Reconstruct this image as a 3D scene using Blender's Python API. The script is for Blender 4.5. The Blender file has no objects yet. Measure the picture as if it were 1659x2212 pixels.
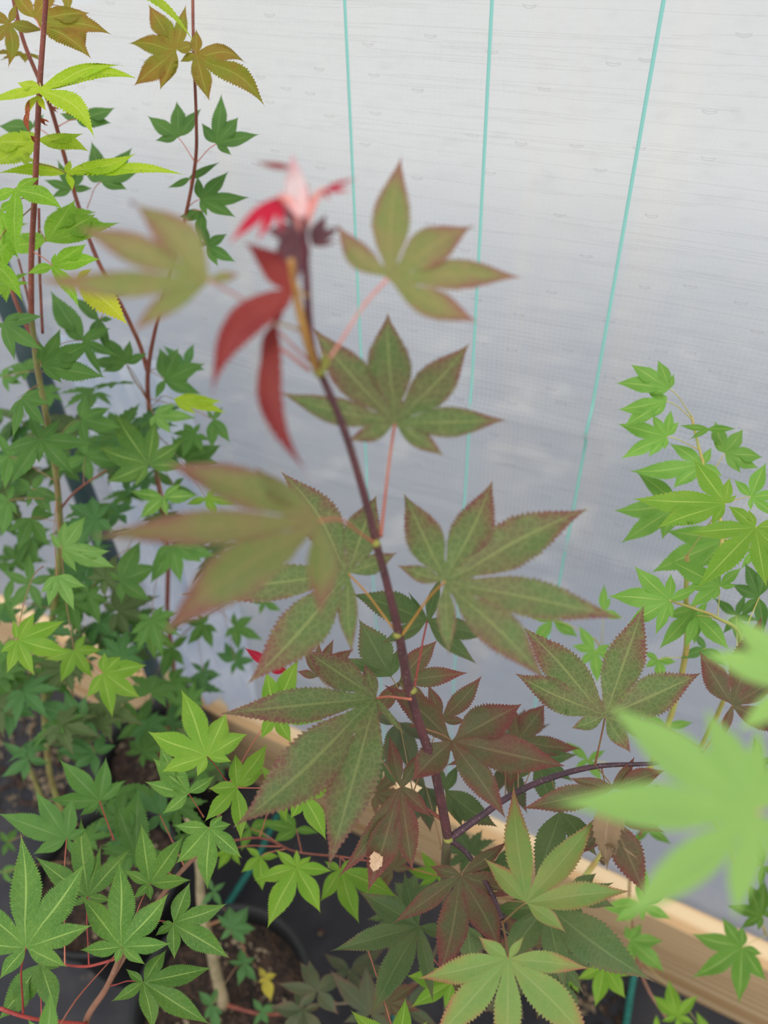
import bpy, math, random
from mathutils import Vector, Matrix
R = random.Random(7)
S = bpy.context.scene
COL = S.collection
# ---------------------------------------------------------------- camera
IW, IH, F = 1659, 2212, 1620.0
CAMH = 1.44
def nrm(v): return Vector(v).normalized()
Dn = nrm((72, 1814, 1620))                    # world down in camera axes (x right, y down, z forward)
Lf = nrm((-4100, -1300, 1629)); Lf = (Lf - Dn*Lf.dot(Dn)).normalized()
AX = -Lf; AZ = -Dn; AY = AZ.cross(AX)
ORG = Vector((0, 0, CAMH))
def ray(x, y):
    v = Vector((x-IW/2, y-IH/2, F))/F
    return Vector((v.dot(AX), v.dot(AY), v.dot(AZ)))
def at(x, y, d): return ORG + ray(x, y)*d
def on_y(x, y, Y): r = ray(x, y); return ORG + r*(Y/r.y)
def on_z(x, y, Z): r = ray(x, y); return ORG + r*((Z-CAMH)/r.z)
cam = bpy.data.cameras.new('camera'); co = bpy.data.objects.new('camera', cam); COL.objects.link(co)
right = Vector((AX.x, AY.x, AZ.x)); down = Vector((AX.y, AY.y, AZ.y)); fwd = Vector((AX.z, AY.z, AZ.z))
M = Matrix.Identity(4)
for i in range(3):
    M[i][0] = right[i]; M[i][1] = -down[i]; M[i][2] = -fwd[i]; M[i][3] = ORG[i]
co.matrix_world = M
cam.sensor_fit = 'VERTICAL'; cam.sensor_height = 36.0; cam.sensor_width = 27.0; cam.lens = F/IH*36
cam.clip_start = .01; cam.clip_end = 60
cam.dof.use_dof = True; cam.dof.focus_distance = 0.50; cam.dof.aperture_fstop = 4.6
S.camera = co
# ---------------------------------------------------------------- world, sun, exposure
w = bpy.data.worlds.new('overcast sky'); S.world = w; w.use_nodes = True
bg = w.node_tree.nodes['Background']; bg.inputs[0].default_value = (.95, .98, 1, 1); bg.inputs[1].default_value = 1.0
sd = bpy.data.lights.new('sun', 'SUN'); so = bpy.data.objects.new('sun', sd); COL.objects.link(so)
sd.energy = 1.6; sd.angle = math.radians(50); sd.color = (1, .97, .92)
so.rotation_euler = Vector((-.25, .35, -1)).to_track_quat('-Z', 'Y').to_euler()
S.view_settings.view_transform = 'Standard'; S.view_settings.look = 'None'
S.view_settings.gamma = 1; S.view_settings.use_curve_mapping = False
S.view_settings.exposure = 0.05
# ---------------------------------------------------------------- materials
def lin(c):
    return tuple(((v/255)/12.92 if v/255 <= .04045 else ((v/255+.055)/1.055)**2.4) for v in c)+(1,)
class NT:
    def __init__(s, name):
        s.m = bpy.data.materials.new(name); s.m.use_nodes = True; s.t = s.m.node_tree; s.t.nodes.clear()
        s.out = s.n('ShaderNodeOutputMaterial')
    def n(s, typ, **kw):
        o = s.t.nodes.new(typ)
        for k, v in kw.items(): setattr(o, k, v)
        return o
    def put(s, sock, v):
        if isinstance(v, bpy.types.NodeSocket): s.t.links.new(v, sock)
        else:
            if isinstance(v, (int, float)) and sock.type == 'RGBA': v = (v, v, v, 1)
            sock.default_value = v
    def math(s, op, a, b=0, c=0, clamp=False):
        o = s.n('ShaderNodeMath', operation=op, use_clamp=clamp); s.put(o.inputs[0], a); s.put(o.inputs[1], b)
        if op in ('MULTIPLY_ADD', 'COMPARE', 'SMOOTH_MIN'): s.put(o.inputs[2], c)
        return o.outputs[0]
    def mix(s, f, a, b, blend='MIX'):
        o = s.n('ShaderNodeMix', data_type='RGBA', blend_type=blend); s.put(o.inputs[0], f); s.put(o.inputs[6], a); s.put(o.inputs[7], b)
        return o.outputs[2]
    def ramp(s, f, lo, hi, a=0., b=1.):
        o = s.n('ShaderNodeMapRange', interpolation_type='SMOOTHSTEP'); s.put(o.inputs[0], f)
        for i, v in enumerate((lo, hi, a, b)): s.put(o.inputs[i+1], v)
        return o.outputs[0]
    def noise(s, vec, scale, det=3, rough=.55):
        o = s.n('ShaderNodeTexNoise'); s.put(o.inputs['Vector'], vec); o.inputs['Scale'].default_value = scale
        o.inputs['Detail'].default_value = det; o.inputs['Roughness'].default_value = rough
        return o.outputs['Fac']
    def bump(s, h, dist, strength=1):
        o = s.n('ShaderNodeBump'); s.put(o.inputs['Height'], h); o.inputs['Distance'].default_value = dist; o.inputs['Strength'].default_value = strength
        return o.outputs[0]
    def bsdf(s, col, rough=.5, normal=None, spec=.5):
        o = s.n('ShaderNodeBsdfPrincipled'); s.put(o.inputs['Base Color'], col); s.put(o.inputs['Roughness'], rough)
        s.put(o.inputs['Specular IOR Level'], spec)
        if normal is not None: s.put(o.inputs['Normal'], normal)
        return o.outputs[0]
    def done(s, sh): s.t.links.new(sh, s.out.inputs[0]); return s.m

def leaf_mat(name, c1, c2, edge, vein, tip, edge_at=.9, edge_amt=1., vein_amt=.5, net=0., speck=0., trans=.4, rough=.55, pucker=.15, tipat=.96):
    N = NT(name)
    uv = N.n('ShaderNodeUVMap').outputs[0]
    sep = N.n('ShaderNodeSeparateXYZ'); N.put(sep.inputs[0], uv)
    u = N.math('ABSOLUTE', N.math('MULTIPLY_ADD', sep.outputs[0], 2, -1)); v = sep.outputs[1]
    tc = N.n('ShaderNodeTexCoord'); ob = tc.outputs['Object']
    oi = N.n('ShaderNodeObjectInfo')
    add = N.n('ShaderNodeVectorMath', operation='ADD'); N.put(add.inputs[0], ob)
    cb = N.n('ShaderNodeCombineXYZ'); N.put(cb.inputs[0], N.math('MULTIPLY', oi.outputs['Random'], 9)); N.put(add.inputs[1], cb.outputs[0])
    P = add.outputs[0]
    n1 = N.noise(P, 45, 3); n2 = N.noise(P, 260, 3)
    col = N.mix(N.ramp(n1, .35, .65), lin(c1), lin(c2))
    # pigment runs from the veins to the margin and the tip
    m = N.math('ADD', N.math('MULTIPLY', N.math('POWER', u, 2.2), .45), N.math('MULTIPLY', N.math('POWER', v, 2.), .75))
    m = N.math('ADD', m, N.math('MULTIPLY', N.math('SUBTRACT', n1, .5), .9))
    ef = N.math('MULTIPLY', N.ramp(m, edge_at-.35, edge_at+.3), edge_amt)
    col = N.mix(ef, col, lin(edge))
    # dark thin rim
    col = N.mix(N.math('MULTIPLY', N.ramp(u, .93, 1.), edge_amt*.3), col, lin(edge))
    if net:
        vo = N.n('ShaderNodeTexVoronoi', feature='DISTANCE_TO_EDGE'); N.put(vo.inputs['Vector'], P); vo.inputs['Scale'].default_value = 260
        nf = N.ramp(vo.outputs['Distance'], .0, .12, 1, 0)
        col = N.mix(N.math('MULTIPLY', nf, net), col, lin(vein))
        vo2 = N.n('ShaderNodeTexVoronoi', feature='DISTANCE_TO_EDGE'); N.put(vo2.inputs['Vector'], P); vo2.inputs['Scale'].default_value = 700
        col = N.mix(N.math('MULTIPLY', N.ramp(vo2.outputs['Distance'], .0, .2, 1, 0), net*.2), col, lin(edge))
    if speck:
        col = N.mix(N.math('MULTIPLY', N.ramp(N.noise(P, 700, 2), .6, .72), speck), col, lin((170, 200, 120)))
    fr = N.math('FRACT', N.math('SUBTRACT', N.math('MULTIPLY', v, 11), N.math('MULTIPLY', u, 1.6)))
    lv = N.ramp(N.math('ABSOLUTE', N.math('SUBTRACT', fr, .5)), .0, .11, 1, 0)
    lv = N.math('MULTIPLY', lv, N.ramp(u, .45, 1., 1, .0))
    mr = N.ramp(u, .03, .1, 1, 0)
    vf = N.math('MAXIMUM', N.math('MULTIPLY', lv, vein_amt*.3), N.math('MULTIPLY', mr, vein_amt*1.4), clamp=True)
    col = N.mix(vf, col, lin(vein))
    tf = N.ramp(N.math('ADD', v, N.math('MULTIPLY', N.math('SUBTRACT', n2, .5), .06)), tipat, tipat+.03)
    col = N.mix(tf, col, lin(tip))
    hsv = N.n('ShaderNodeHueSaturation'); N.put(hsv.inputs['Color'], col)
    N.put(hsv.inputs['Value'], N.math('MULTIPLY_ADD', oi.outputs['Random'], .3, .87))
    col = hsv.outputs[0]
    hgt = N.math('ADD', N.math('MULTIPLY', vf, -.6), N.math('MULTIPLY', n2, pucker*3))
    bmp = N.bump(hgt, .0006, .5)
    a = N.bsdf(col, rough, bmp, .35)
    tr = N.n('ShaderNodeBsdfTranslucent'); N.put(tr.inputs[0], N.mix(.35, col, N.mix(1., col, (1.5, 1.6, .9, 1), 'MULTIPLY'))); N.put(tr.inputs['Normal'], bmp)
    ms = N.n('ShaderNodeMixShader'); ms.inputs[0].default_value = trans
    N.put(ms.inputs[1], a); N.put(ms.inputs[2], tr.outputs[0])
    return N.done(ms.outputs[0])
TAN = (200, 165, 130)
LM = {
 'R': leaf_mat('red green maple leaf', (102, 124, 70), (116, 116, 76), (132, 80, 76), (152, 160, 100), (206, 176, 152), .58, 1., .5, .36),
 'RU': leaf_mat('upper red green maple leaf', (130, 142, 80), (148, 140, 90), (150, 92, 90), (176, 158, 104), (170, 120, 118), .55, .95, .35, .25, trans=.5),
 'RD': leaf_mat('dark reddish maple leaf', (98, 102, 66), (114, 90, 66), (128, 68, 64), (146, 134, 96), (180, 146, 130), .5, 1., .4, .15),
 'RG': leaf_mat('green maple leaf with red margin', (130, 162, 84), (148, 162, 86), (178, 104, 86), (168, 184, 112), (196, 156, 138), .7, .95, .4, .1, speck=.1),
 'DG': leaf_mat('deep green maple leaf', (84, 110, 62), (98, 114, 68), (120, 88, 70), (128, 148, 94), (170, 135, 110), .8, .9, .35, .12),
 'DR': leaf_mat('dark reddish olive maple leaf', (84, 96, 68), (98, 98, 70), (122, 82, 76), (120, 122, 88), (140, 100, 90), .7, .8, .3),  # dark reddish green, the low leaves' own colour
 'Y': leaf_mat('burgundy young leaf', (130, 38, 42), (144, 56, 52), (112, 34, 44), (170, 76, 62), (130, 60, 66), .8, .6, .3),
 'C': leaf_mat('crimson young leaf', (205, 28, 62), (175, 22, 52), (150, 22, 46), (225, 90, 110), (150, 40, 60), .9, .5, .3, trans=.5),
 'PL': leaf_mat('plum young leaf', (112, 74, 84), (128, 84, 92), (100, 56, 72), (150, 108, 112), (110, 70, 80), .8, .5, .4),
 'PK': leaf_mat('pale pink folded leaf', (246, 222, 224), (242, 200, 206), (228, 130, 152), (245, 220, 220), (225, 110, 140), .75, .9, .3, trans=.5),
 'L': leaf_mat('lime drooping leaf', (160, 192, 34), (176, 200, 44), (150, 180, 30), (200, 215, 100), (190, 150, 70), .95, .4, .5, .25, trans=.5, pucker=.6),
 'LY': leaf_mat('yellowing leaf', (196, 200, 40), (184, 186, 50), (200, 160, 50), (215, 215, 110), (170, 120, 60), .85, .6, .5, .2, trans=.5, pucker=.6),
 'LG': leaf_mat('fresh lime green leaf', (130, 178, 40), (120, 166, 40), (112, 150, 36), (180, 205, 100), (160, 140, 60), .95, .4, .4, .2, trans=.45, pucker=.5),
 'O': leaf_mat('bronze tinged leaf', (138, 140, 36), (160, 124, 44), (150, 96, 44), (176, 176, 76), (140, 110, 60), .75, .7, .45, .1, trans=.45),
 'G': leaf_mat('mid green background leaf', (94, 136, 60), (84, 126, 56), (86, 124, 54), (130, 160, 96), (160, 140, 100), .95, .3, .45, tipat=.97),
 'GB': leaf_mat('bluish green background leaf', (86, 132, 72), (80, 124, 66), (84, 118, 62), (118, 154, 106), (130, 130, 90), .95, .3, .45, tipat=.98),
 'GL': leaf_mat('light green background leaf', (118, 158, 78), (106, 148, 66), (110, 142, 64), (160, 190, 110), (180, 150, 110), .95, .4, .45, tipat=.95),
 'F': leaf_mat('fresh speckled green leaf', (88, 132, 54), (102, 142, 58), (118, 140, 52), (166, 196, 104), (176, 140, 90), .85, .7, .6, .08, speck=.3, tipat=.95),
 'F2': leaf_mat('bright yellow green leaf', (116, 160, 46), (128, 166, 52), (148, 158, 54), (176, 202, 96), (150, 120, 70), .85, .6, .5, speck=.12, tipat=.97),
 'B': leaf_mat('bright green leaf by the film', (124, 172, 72), (134, 182, 82), (128, 172, 70), (180, 208, 110), (150, 150, 70), .95, .4, .55, trans=.5, tipat=.97),
 'B2': leaf_mat('clean green leaf above the timber', (92, 136, 44), (100, 142, 50), (92, 126, 44), (160, 186, 100), (120, 90, 60), .95, .4, .5, tipat=.97),
 'P': leaf_mat('pale green foreground leaf', (150, 192, 104), (156, 196, 104), (150, 188, 100), (172, 208, 116), (180, 180, 120), .9, .3, .35, trans=.5, pucker=.05),
 'YE': leaf_mat('yellow fading leaf', (186, 170, 60), (172, 160, 62), (170, 130, 60), (200, 190, 100), (120, 80, 50), .8, .6, .3),
 'W': leaf_mat('withered brown leaf', (150, 72, 48), (168, 96, 66), (120, 60, 44), (180, 120, 90), (110, 60, 44), .6, .7, .3, trans=.25, rough=.8),
 'T': leaf_mat('dead tan leaf', (150, 124, 96), (128, 108, 82), (110, 90, 70), (170, 145, 115), (140, 118, 92), .7, .6, .3, trans=.2, rough=.85),
}
def stem_mat(name, c1, c2, scale=60, rough=.5):
    N = NT(name); ob = N.n('ShaderNodeTexCoord').outputs['Object']
    n = N.noise(ob, scale, 4); nn = N.noise(ob, 700, 2)
    col = N.mix(N.ramp(n, .35, .65), lin(c1), lin(c2)); col = N.mix(N.ramp(nn, .62, .7, 0, .35), col, lin((190, 170, 150)))
    return N.done(N.bsdf(col, rough, N.bump(nn, .0005, .5)))
SM = {
 'hero': stem_mat('purple brown stem bark', (104, 62, 66), (86, 56, 60)), 'herotop': stem_mat('burgundy shoot', (110, 34, 50), (84, 30, 44)),
 'herolow': stem_mat('olive grey bark', (104, 100, 72), (112, 90, 78)), 'dark': stem_mat('dark purple twig bark', (84, 54, 66), (66, 46, 56)),
 'red': stem_mat('red brown twig', (142, 76, 58), (124, 62, 52)), 'lime': stem_mat('olive green young trunk', (140, 140, 78), (126, 110, 66)),
 'pale': stem_mat('pale tan trunk', (168, 150, 118), (140, 128, 98)), 'brown': stem_mat('light brown branch', (138, 96, 74), (150, 106, 84)),
 'yel': stem_mat('yellow green twig', (172, 176, 90), (180, 150, 84)), 'pet_r': stem_mat('salmon petiole', (198, 118, 92), (180, 92, 74)),
 'pet_c': stem_mat('pale pink petiole', (222, 150, 140), (214, 130, 120)), 'pet_o': stem_mat('ochre petiole', (196, 150, 76), (180, 128, 60)),
 'pet_g': stem_mat('red green petiole', (150, 96, 72), (140, 120, 74)), 'pet_y': stem_mat('yellow petiole', (186, 186, 104), (190, 170, 100)),
 'node': stem_mat('lime green bud scales', (140, 142, 60), (156, 150, 70)), 'pet_red': stem_mat('red petiole', (170, 66, 58), (150, 56, 54)),
}
# ---------------------------------------------------------------- object helpers
def link(name, me, mat=None, parent=None, loc=None, smooth=True):
    o = bpy.data.objects.new(name, me); COL.objects.link(o)
    if mat and me is not None and not me.materials: me.materials.append(mat)
    if smooth and me is not None:
        me.polygons.foreach_set('use_smooth', [True]*len(me.polygons))
    if parent: o.parent = parent
    if loc is not None:
        off = Vector((0, 0, 0)); p = parent
        while p: off += p.location; p = p.parent
        o.location = Vector(loc)-off
    return o
def mesh(name, vs, fs, origin=None):
    me = bpy.data.meshes.new(name)
    if origin is not None: vs = [Vector(v)-origin for v in vs]
    me.from_pydata([tuple(v) for v in vs], [], fs); me.update(); return me
def thing(name, loc, label, cat, group=None):
    o = bpy.data.objects.new(name, None); COL.objects.link(o); o.location = loc; o.empty_display_size = .05
    o['label'] = label; o['category'] = cat
    if group: o['group'] = group
    return o
def structure(o): o['kind'] = 'structure'; return o
def catmull(pts, n):
    out = []
    for i in range(len(pts)-1):
        p0 = pts[max(i-1, 0)]; p1 = pts[i]; p2 = pts[i+1]; p3 = pts[min(i+2, len(pts)-1)]
        for k in range(n):
            t = k/n
            out.append([.5*((2*b)+(-a+c)*t+(2*a-5*b+4*c-d)*t*t+(-a+3*b-3*c+d)*t**3) for a, b, c, d in zip(p0, p1, p2, p3)])
    out.append(list(pts[-1])); return out
def tube_geo(path, sides=8, jitter=0.):
    """path: rows x,y,z,r"""
    vs, fs = [], []; P = [Vector(p[:3]) for p in path]; up = Vector((.3, .9, .2)).normalized(); n = len(P)
    for i in range(n):
        t = (P[min(i+1, n-1)]-P[max(i-1, 0)]); t = t.normalized() if t.length > 1e-9 else Vector((0, 0, 1))
        a = t.cross(up).normalized(); b = t.cross(a)
        for k in range(sides):
            th = 2*math.pi*k/sides; rr = path[i][3]*(1+jitter*R.uniform(-1, 1))
            vs.append(P[i]+a*(math.cos(th)*rr)+b*(math.sin(th)*rr))
    for i in range(n-1):
        for k in range(sides):
            k2 = (k+1) % sides; fs.append((i*sides+k, i*sides+k2, (i+1)*sides+k2, (i+1)*sides+k))
    fs.append(tuple(range(sides))[::-1]); fs.append(tuple(range((n-1)*sides, n*sides)))
    return vs, fs
def tube(name, rows, mat, parent, n=5, sides=8, jitter=0., nodes=()):
    path = catmull(rows, n)
    vs, fs = tube_geo(path, sides, jitter); o0 = Vector(rows[0][:3])
    return link(name, mesh(name, vs, fs, o0), mat, parent, o0)
class Tree:
    def __init__(s, label, base, pet='pet_g', thick=1.):
        s.k = thick
        s.root = thing('potted_maple', base, label, 'tree', 'potted maple saplings'); s.paths = []; s.pet = pet
    def branch(s, pts, mat, name='branch', sides=9, jitter=.03):
        rows = []
        for p in pts:
            if p[0] == 'w': rows.append([p[1], p[2], p[3], s.k*p[4]/1000])
            else: v = at(p[0], p[1], p[2]); rows.append([v.x, v.y, v.z, s.k*p[3]/1000])
        s.paths += [Vector(r[:3]) for r in catmull(rows, 8)]
        return tube(name, rows, SM[mat], s.root, 6, sides, jitter)
    def near(s, p):
        return min(s.paths, key=lambda q: (q-p).length)
TOOTH = {'L': .09, 'LY': .1, 'O': .08, 'P': .03}
SINUS = {'R': .42, 'RU': .4, 'RD': .42, 'RG': .42, 'DG': .42, 'P': .6}
POW = {'R': 1.35, 'RU': 1.4, 'RD': 1.3, 'RG': 1.25, 'DG': 1.2, 'P': 1.25, 'F': 1.15, 'F2': 1.15, 'B': 1.2, 'Y': 1.0}
def leaf_geo(c, tips, K, m, sinus_k, tooth, rnd, pw=1.1):
    """c and tips in picture units; rows of (dx, dy, u, v, t, hsigned)"""
    T = []
    for t in tips:
        dx, dy = t[0]-c[0], t[1]-c[1]; L = math.hypot(dx, dy)
        T.append((math.atan2(dy, dx), L, (t[2] if len(t) > 2 else None), (t[3] if len(t) > 3 else rnd.uniform(-.03, .03))))
    T.sort(); n = len(T)
    gaps = [((T[(i+1) % n][0]-T[i][0]) % (2*math.pi), i) for i in range(n)]
    g = max(gaps)[1]; T = T[g+1:]+T[:g+1]
    Lm = max(t[1] for t in T)
    lobes = []; ps = pw/(pw+1.8)
    HW = [(t[2] if t[2] else .16*(Lm/t[1])**.35)*t[1]*.93*rnd.uniform(.92, 1.06) for t in T]
    sin = []
    for i in range(n-1):
        d = (T[i+1][0]-T[i][0]) % (2*math.pi); h = min(HW[i], HW[i+1]); L = min(T[i][1], T[i+1][1])
        r = sinus_k*h/max(math.sin(min(d, math.pi)/2), .05); r = max(.10*L, min(.42*L, r))
        a = T[i][0]+d/2; sin.append((r*math.cos(a), r*math.sin(a)))
    for i, (a, L, w_, b) in enumerate(T):
        ax, ay = math.cos(a), math.sin(a); px, py = -ay, ax; hw = HW[i]
        def side(sg):
            j = i if sg > 0 else i-1
            if 0 <= j < n-1: sx, sy = sin[j]; ts = (sx*ax+sy*ay)/L; hs = abs(sx*px+sy*py)
            else: ts, hs = .05, .02*L
            return max(ts, .02), hs
        (tr, hr), (tl, hl) = side(1), side(-1)
        rows = []
        for k in range(K+1):
            row = []
            tm = (tr+tl)/2
            t = tm*k/m if k <= m else tm+(1-tm)*(k-m)/(K-m)
            sb = max(0, (k-m)/(K-m)); bo = b*L*math.sin(math.pi*sb)
            E = []
            for sg, ts, hs in ((-1, tl, hl), (1, tr, hr)):
                if k <= m: tt, hh = ts*k/m, hs*k/m
                else:
                    s = sb; tt = ts+(1-ts)*s
                    kk = max(.5, 1-.3*hs/hw)
                    hh = hs*(1-s)**2.4+hw*kk*(s**pw*(1-s)**1.8)/(ps**pw*(1-ps)**1.8)
                    if k < K:
                        q = 1 if (k-m) % 2 else -1
                        hh *= 1+q*tooth*rnd.uniform(.5, 1.35)*(1+.5*s); tt += q*.35/K*rnd.uniform(.6, 1.1)
                E.append((tt, hh*sg))
            (t0, h0), (t1, h1) = E
            for u, tt, hh in ((-1, t0, h0), (-.5, (t0+t)/2, h0/2), (0, t, 0), (.5, (t1+t)/2, h1/2), (1, t1, h1)):
                X = tt*L; Y = hh+bo
                row.append((X*ax+Y*px, X*ay+Y*py, u, max(0, min(1, tt)), tt*L/Lm, hh/Lm, i))
            rows.append(row)
        lobes.append(rows)
    return lobes, Lm
LEAFN = [0]
def leaf(tree, typ, c, d, tips, att=None, pet=None, K=22, gx=None, gy=None, droop=None, fold=None, name='leaf', pr=.6, sk=None, label=None):
    if d > .2: d = min(d, .54/ray(*c).y)
    LEAFN[0] += 1; rnd = random.Random(LEAFN[0]*13+5)
    K = int(K*1.5)+4; K += K % 2; sk = sk or SINUS.get(typ, .55)
    lobes, Lm = leaf_geo(c, tips, K, 4, sk, TOOTH.get(typ, .062), rnd, POW.get(typ, 1.1))
    gx = rnd.uniform(-.35, .35) if gx is None else gx; gy = rnd.uniform(-.75, -.15) if gy is None else gy
    droop = rnd.uniform(.04, .2) if droop is None else droop; fold = rnd.uniform(.25, .6) if fold is None else fold
    size = Lm*d/F; vs, fs, uv = [], [], []; org = at(c[0], c[1], d)
    pars = [(rnd.uniform(.6, 1.4), rnd.uniform(-.35, .35), rnd.uniform(0, 6.28), rnd.uniform(.01, .03)) for _ in lobes]
    for rows in lobes:
        base = len(vs)
        for row in rows:
            for (dx, dy, u, v, t, h, i) in row:
                dr, tw, ph, wv = pars[i]; s = max(0, t-.2)
                z = gx*dx/Lm+gy*dy/Lm + droop*dr*t*t*1.2 - fold*abs(h) + tw*h*s*1.6 + wv*math.sin(9*t+ph)*s - .04*(1-abs(2*abs(u)-1))*min(1, t*4)*abs(h)*6
                depth = d+z*size
                vs.append(at(c[0]+dx, c[1]+dy, depth)); uv.append((u*.5+.5, v))
        for k in range(K):
            for q in range(4):
                a = base+k*5+q; fs.append((a, a+1, a+6, a+5))
    me = mesh(name, vs, fs, org)
    ul = me.uv_layers.new(name='UVMap'); idx = [0]*len(me.loops); me.loops.foreach_get('vertex_index', idx)
    ul.data.foreach_set('uv', [x for i in idx for x in uv[i]])
    o = link(name, me, LM[typ], tree.root, org)
    if label: o['label'] = label
    if att is not False:
        if att is None: e = tree.near(org)
        elif len(att) == 3: e = at(*att)
        else: e = tree.near(at(att[0], att[1], d))
        v = e-org; L = v.length
        if L > .16 and att is None: e = org+v*(.09/L); v = e-org; L = v.length; e.z -= .01
        if L > .003:
            mid1 = org+v*.35+Vector((0, 0, .06*L)); mid2 = org+v*.75+Vector((0, 0, .02*L)); r = pr*.75/1000
            rows = [[*org, r*.9], [*mid1, r*.9], [*mid2, r], [*e, r*1.4]]
            vs, fs = tube_geo(catmull(rows, 4), 6)
            link('petiole', mesh('petiole', vs, fs, org), SM[pet or tree.pet], o, org)
    return o
PROTO = {}
def filler(tree, typ, x, y, d, size, n=7):
    """a repeat leaf hidden among the others: shares mesh data with its kind"""
    key = (typ, R.randrange(4))
    if key not in PROTO:
        rnd = random.Random(hash(typ) % 97+key[1]); a0 = 0
        tips = []
        for i in range(n):
            a = math.radians(-90+(i-(n-1)/2)*43+rnd.uniform(-5, 5)); L = 100*(1-.5*abs(i-(n-1)/2)/((n-1)/2))*rnd.uniform(.92, 1.05)
            tips.append((L*math.cos(a), L*math.sin(a)))
        lobes, Lm = leaf_geo((0, 0), tips, 14, 4, .62, .12, rnd); vs, fs, uv = [], [], []
        for rows in lobes:
            base = len(vs)
            for row in rows:
                for (dx, dy, u, v, t, h, i) in row:
                    vs.append((dx/100, -dy/100, -.18*t*t+.4*abs(h))); uv.append((u*.5+.5, v))
            for k in range(14):
                for q in range(4): a = base+k*5+q; fs.append((a, a+1, a+6, a+5))
        me = mesh('leaf', vs, fs); ul = me.uv_layers.new(name='UVMap')
        idx = [0]*len(me.loops); me.loops.foreach_get('vertex_index', idx); ul.data.foreach_set('uv', [q for i in idx for q in uv[i]])
        PROTO[key] = me
    p = at(x, y, min(d, .515/ray(x, y).y))
    o = link('leaf', PROTO[key], LM[typ], tree.root, p)
    o.scale = (size,)*3; o.rotation_euler = (R.uniform(-.5, .35), R.uniform(-.45, .45), R.uniform(0, 6.28))
    return o
# ---------------------------------------------------------------- the setting
def film_material():
    N = NT('woven reinforced polythene film'); P = N.n('ShaderNodeTexCoord').outputs['Object']
    sep = N.n('ShaderNodeSeparateXYZ'); N.put(sep.inputs[0], P); x, z = sep.outputs[0], sep.outputs[2]
    wob = N.math('MULTIPLY', N.noise(P, 9, 2), .006)
    def lines(c, pitch, wd):
        f = N.math('FRACT', N.math('DIVIDE', N.math('ADD', c, wob), pitch)); return N.ramp(N.math('ABSOLUTE', N.math('SUBTRACT', f, .5)), .0, wd, 1, 0)
    g = N.math('MAXIMUM', lines(x, .0046, .16), lines(z, .0042, .2))
    gm = N.ramp(N.noise(P, 4, 2), .35, .65, .35, 1.)
    g = N.math('MULTIPLY', g, gm)
    # fine horizontal creases
    mp = N.n('ShaderNodeMapping'); N.put(mp.inputs[0], P); mp.inputs['Scale'].default_value = (.5, .1, 26); mp.inputs['Rotation'].default_value = (0, .03, 0)
    cr = N.noise(mp.outputs[0], 2.2, 4, .6)
    crl = N.ramp(N.math('ABSOLUTE', N.math('SUBTRACT', cr, .5)), 0, .012, 1, 0)
    mp2 = N.n('ShaderNodeMapping'); N.put(mp2.inputs[0], P); mp2.inputs['Scale'].default_value = (30, 1, 1.2)
    vs_ = N.noise(mp2.outputs[0], .5, 3)
    # little smile shaped puckers
    vo = N.n('ShaderNodeTexVoronoi'); N.put(vo.inputs['Vector'], P); vo.inputs['Scale'].default_value = 22; vo.inputs['Randomness'].default_value = .9
    sb = N.n('ShaderNodeVectorMath', operation='SUBTRACT'); sc = N.n('ShaderNodeVectorMath', operation='SCALE'); sc.inputs['Scale'].default_value = 1.0
    N.put(sb.inputs[0], P); N.put(sb.inputs[1], vo.outputs['Position']); s3 = N.n('ShaderNodeSeparateXYZ'); N.put(s3.inputs[0], sb.outputs[0])
    ax = s3.outputs[0]; az = s3.outputs[2]
    arc = N.math('SUBTRACT', az, N.math('MULTIPLY', N.math('MULTIPLY', ax, ax), 45))
    sm = N.math('MULTIPLY', N.ramp(N.math('ABSOLUTE', arc), .0002, .0010, 1, 0), N.ramp(N.math('ABSOLUTE', ax), .003, .0055, 1, 0))
    sc2 = N.n('ShaderNodeSeparateColor'); N.put(sc2.inputs[0], vo.outputs['Color']); sm = N.math('MULTIPLY', sm, N.math('GREATER_THAN', sc2.outputs[0], .2))
    col = N.mix(N.ramp(N.noise(P, 2.2, 3), .3, .7), lin((219, 220, 219)), lin((209, 213, 219)))
    col = N.mix(N.ramp(vs_, .55, .75, 0, .35), col, lin((236, 226, 210)))
    col = N.mix(N.math('MULTIPLY', g, .16), col, lin((255, 255, 252)))
    col = N.mix(N.math('MULTIPLY', sm, .6), col, lin((255, 255, 255)))
    col = N.mix(N.math('MULTIPLY', N.math('MULTIPLY', crl, gm), .16), col, lin((178, 180, 188)))
    h = N.math('ADD', N.math('MULTIPLY', g, .14), N.math('ADD', N.math('MULTIPLY', crl, -.28), N.math('MULTIPLY', sm, 3)))
    h = N.math('ADD', h, N.math('MULTIPLY', N.noise(P, 14, 3), 2.0))
    bmp = N.bump(h, .0012, .9)
    a = N.bsdf(col, .38, bmp, .4)
    tr = N.n('ShaderNodeBsdfTranslucent'); N.put(tr.inputs[0], col); N.put(tr.inputs['Normal'], bmp)
    tp = N.n('ShaderNodeBsdfTransparent'); N.put(tp.inputs[0], (.97, .98, 1, 1))
    m1 = N.n('ShaderNodeMixShader'); m1.inputs[0].default_value = .55; N.put(m1.inputs[1], a); N.put(m1.inputs[2], tr.outputs[0])
    m2 = N.n('ShaderNodeMixShader'); N.put(m2.inputs[0], N.math('SUBTRACT', .46, N.math('MULTIPLY', N.math('MAXIMUM', g, sm), .1)))
    N.put(m2.inputs[1], m1.outputs[0]); N.put(m2.inputs[2], tp.outputs[0])
    return N.done(m2.outputs[0])
FILM = film_material()
WY = .60
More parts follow.
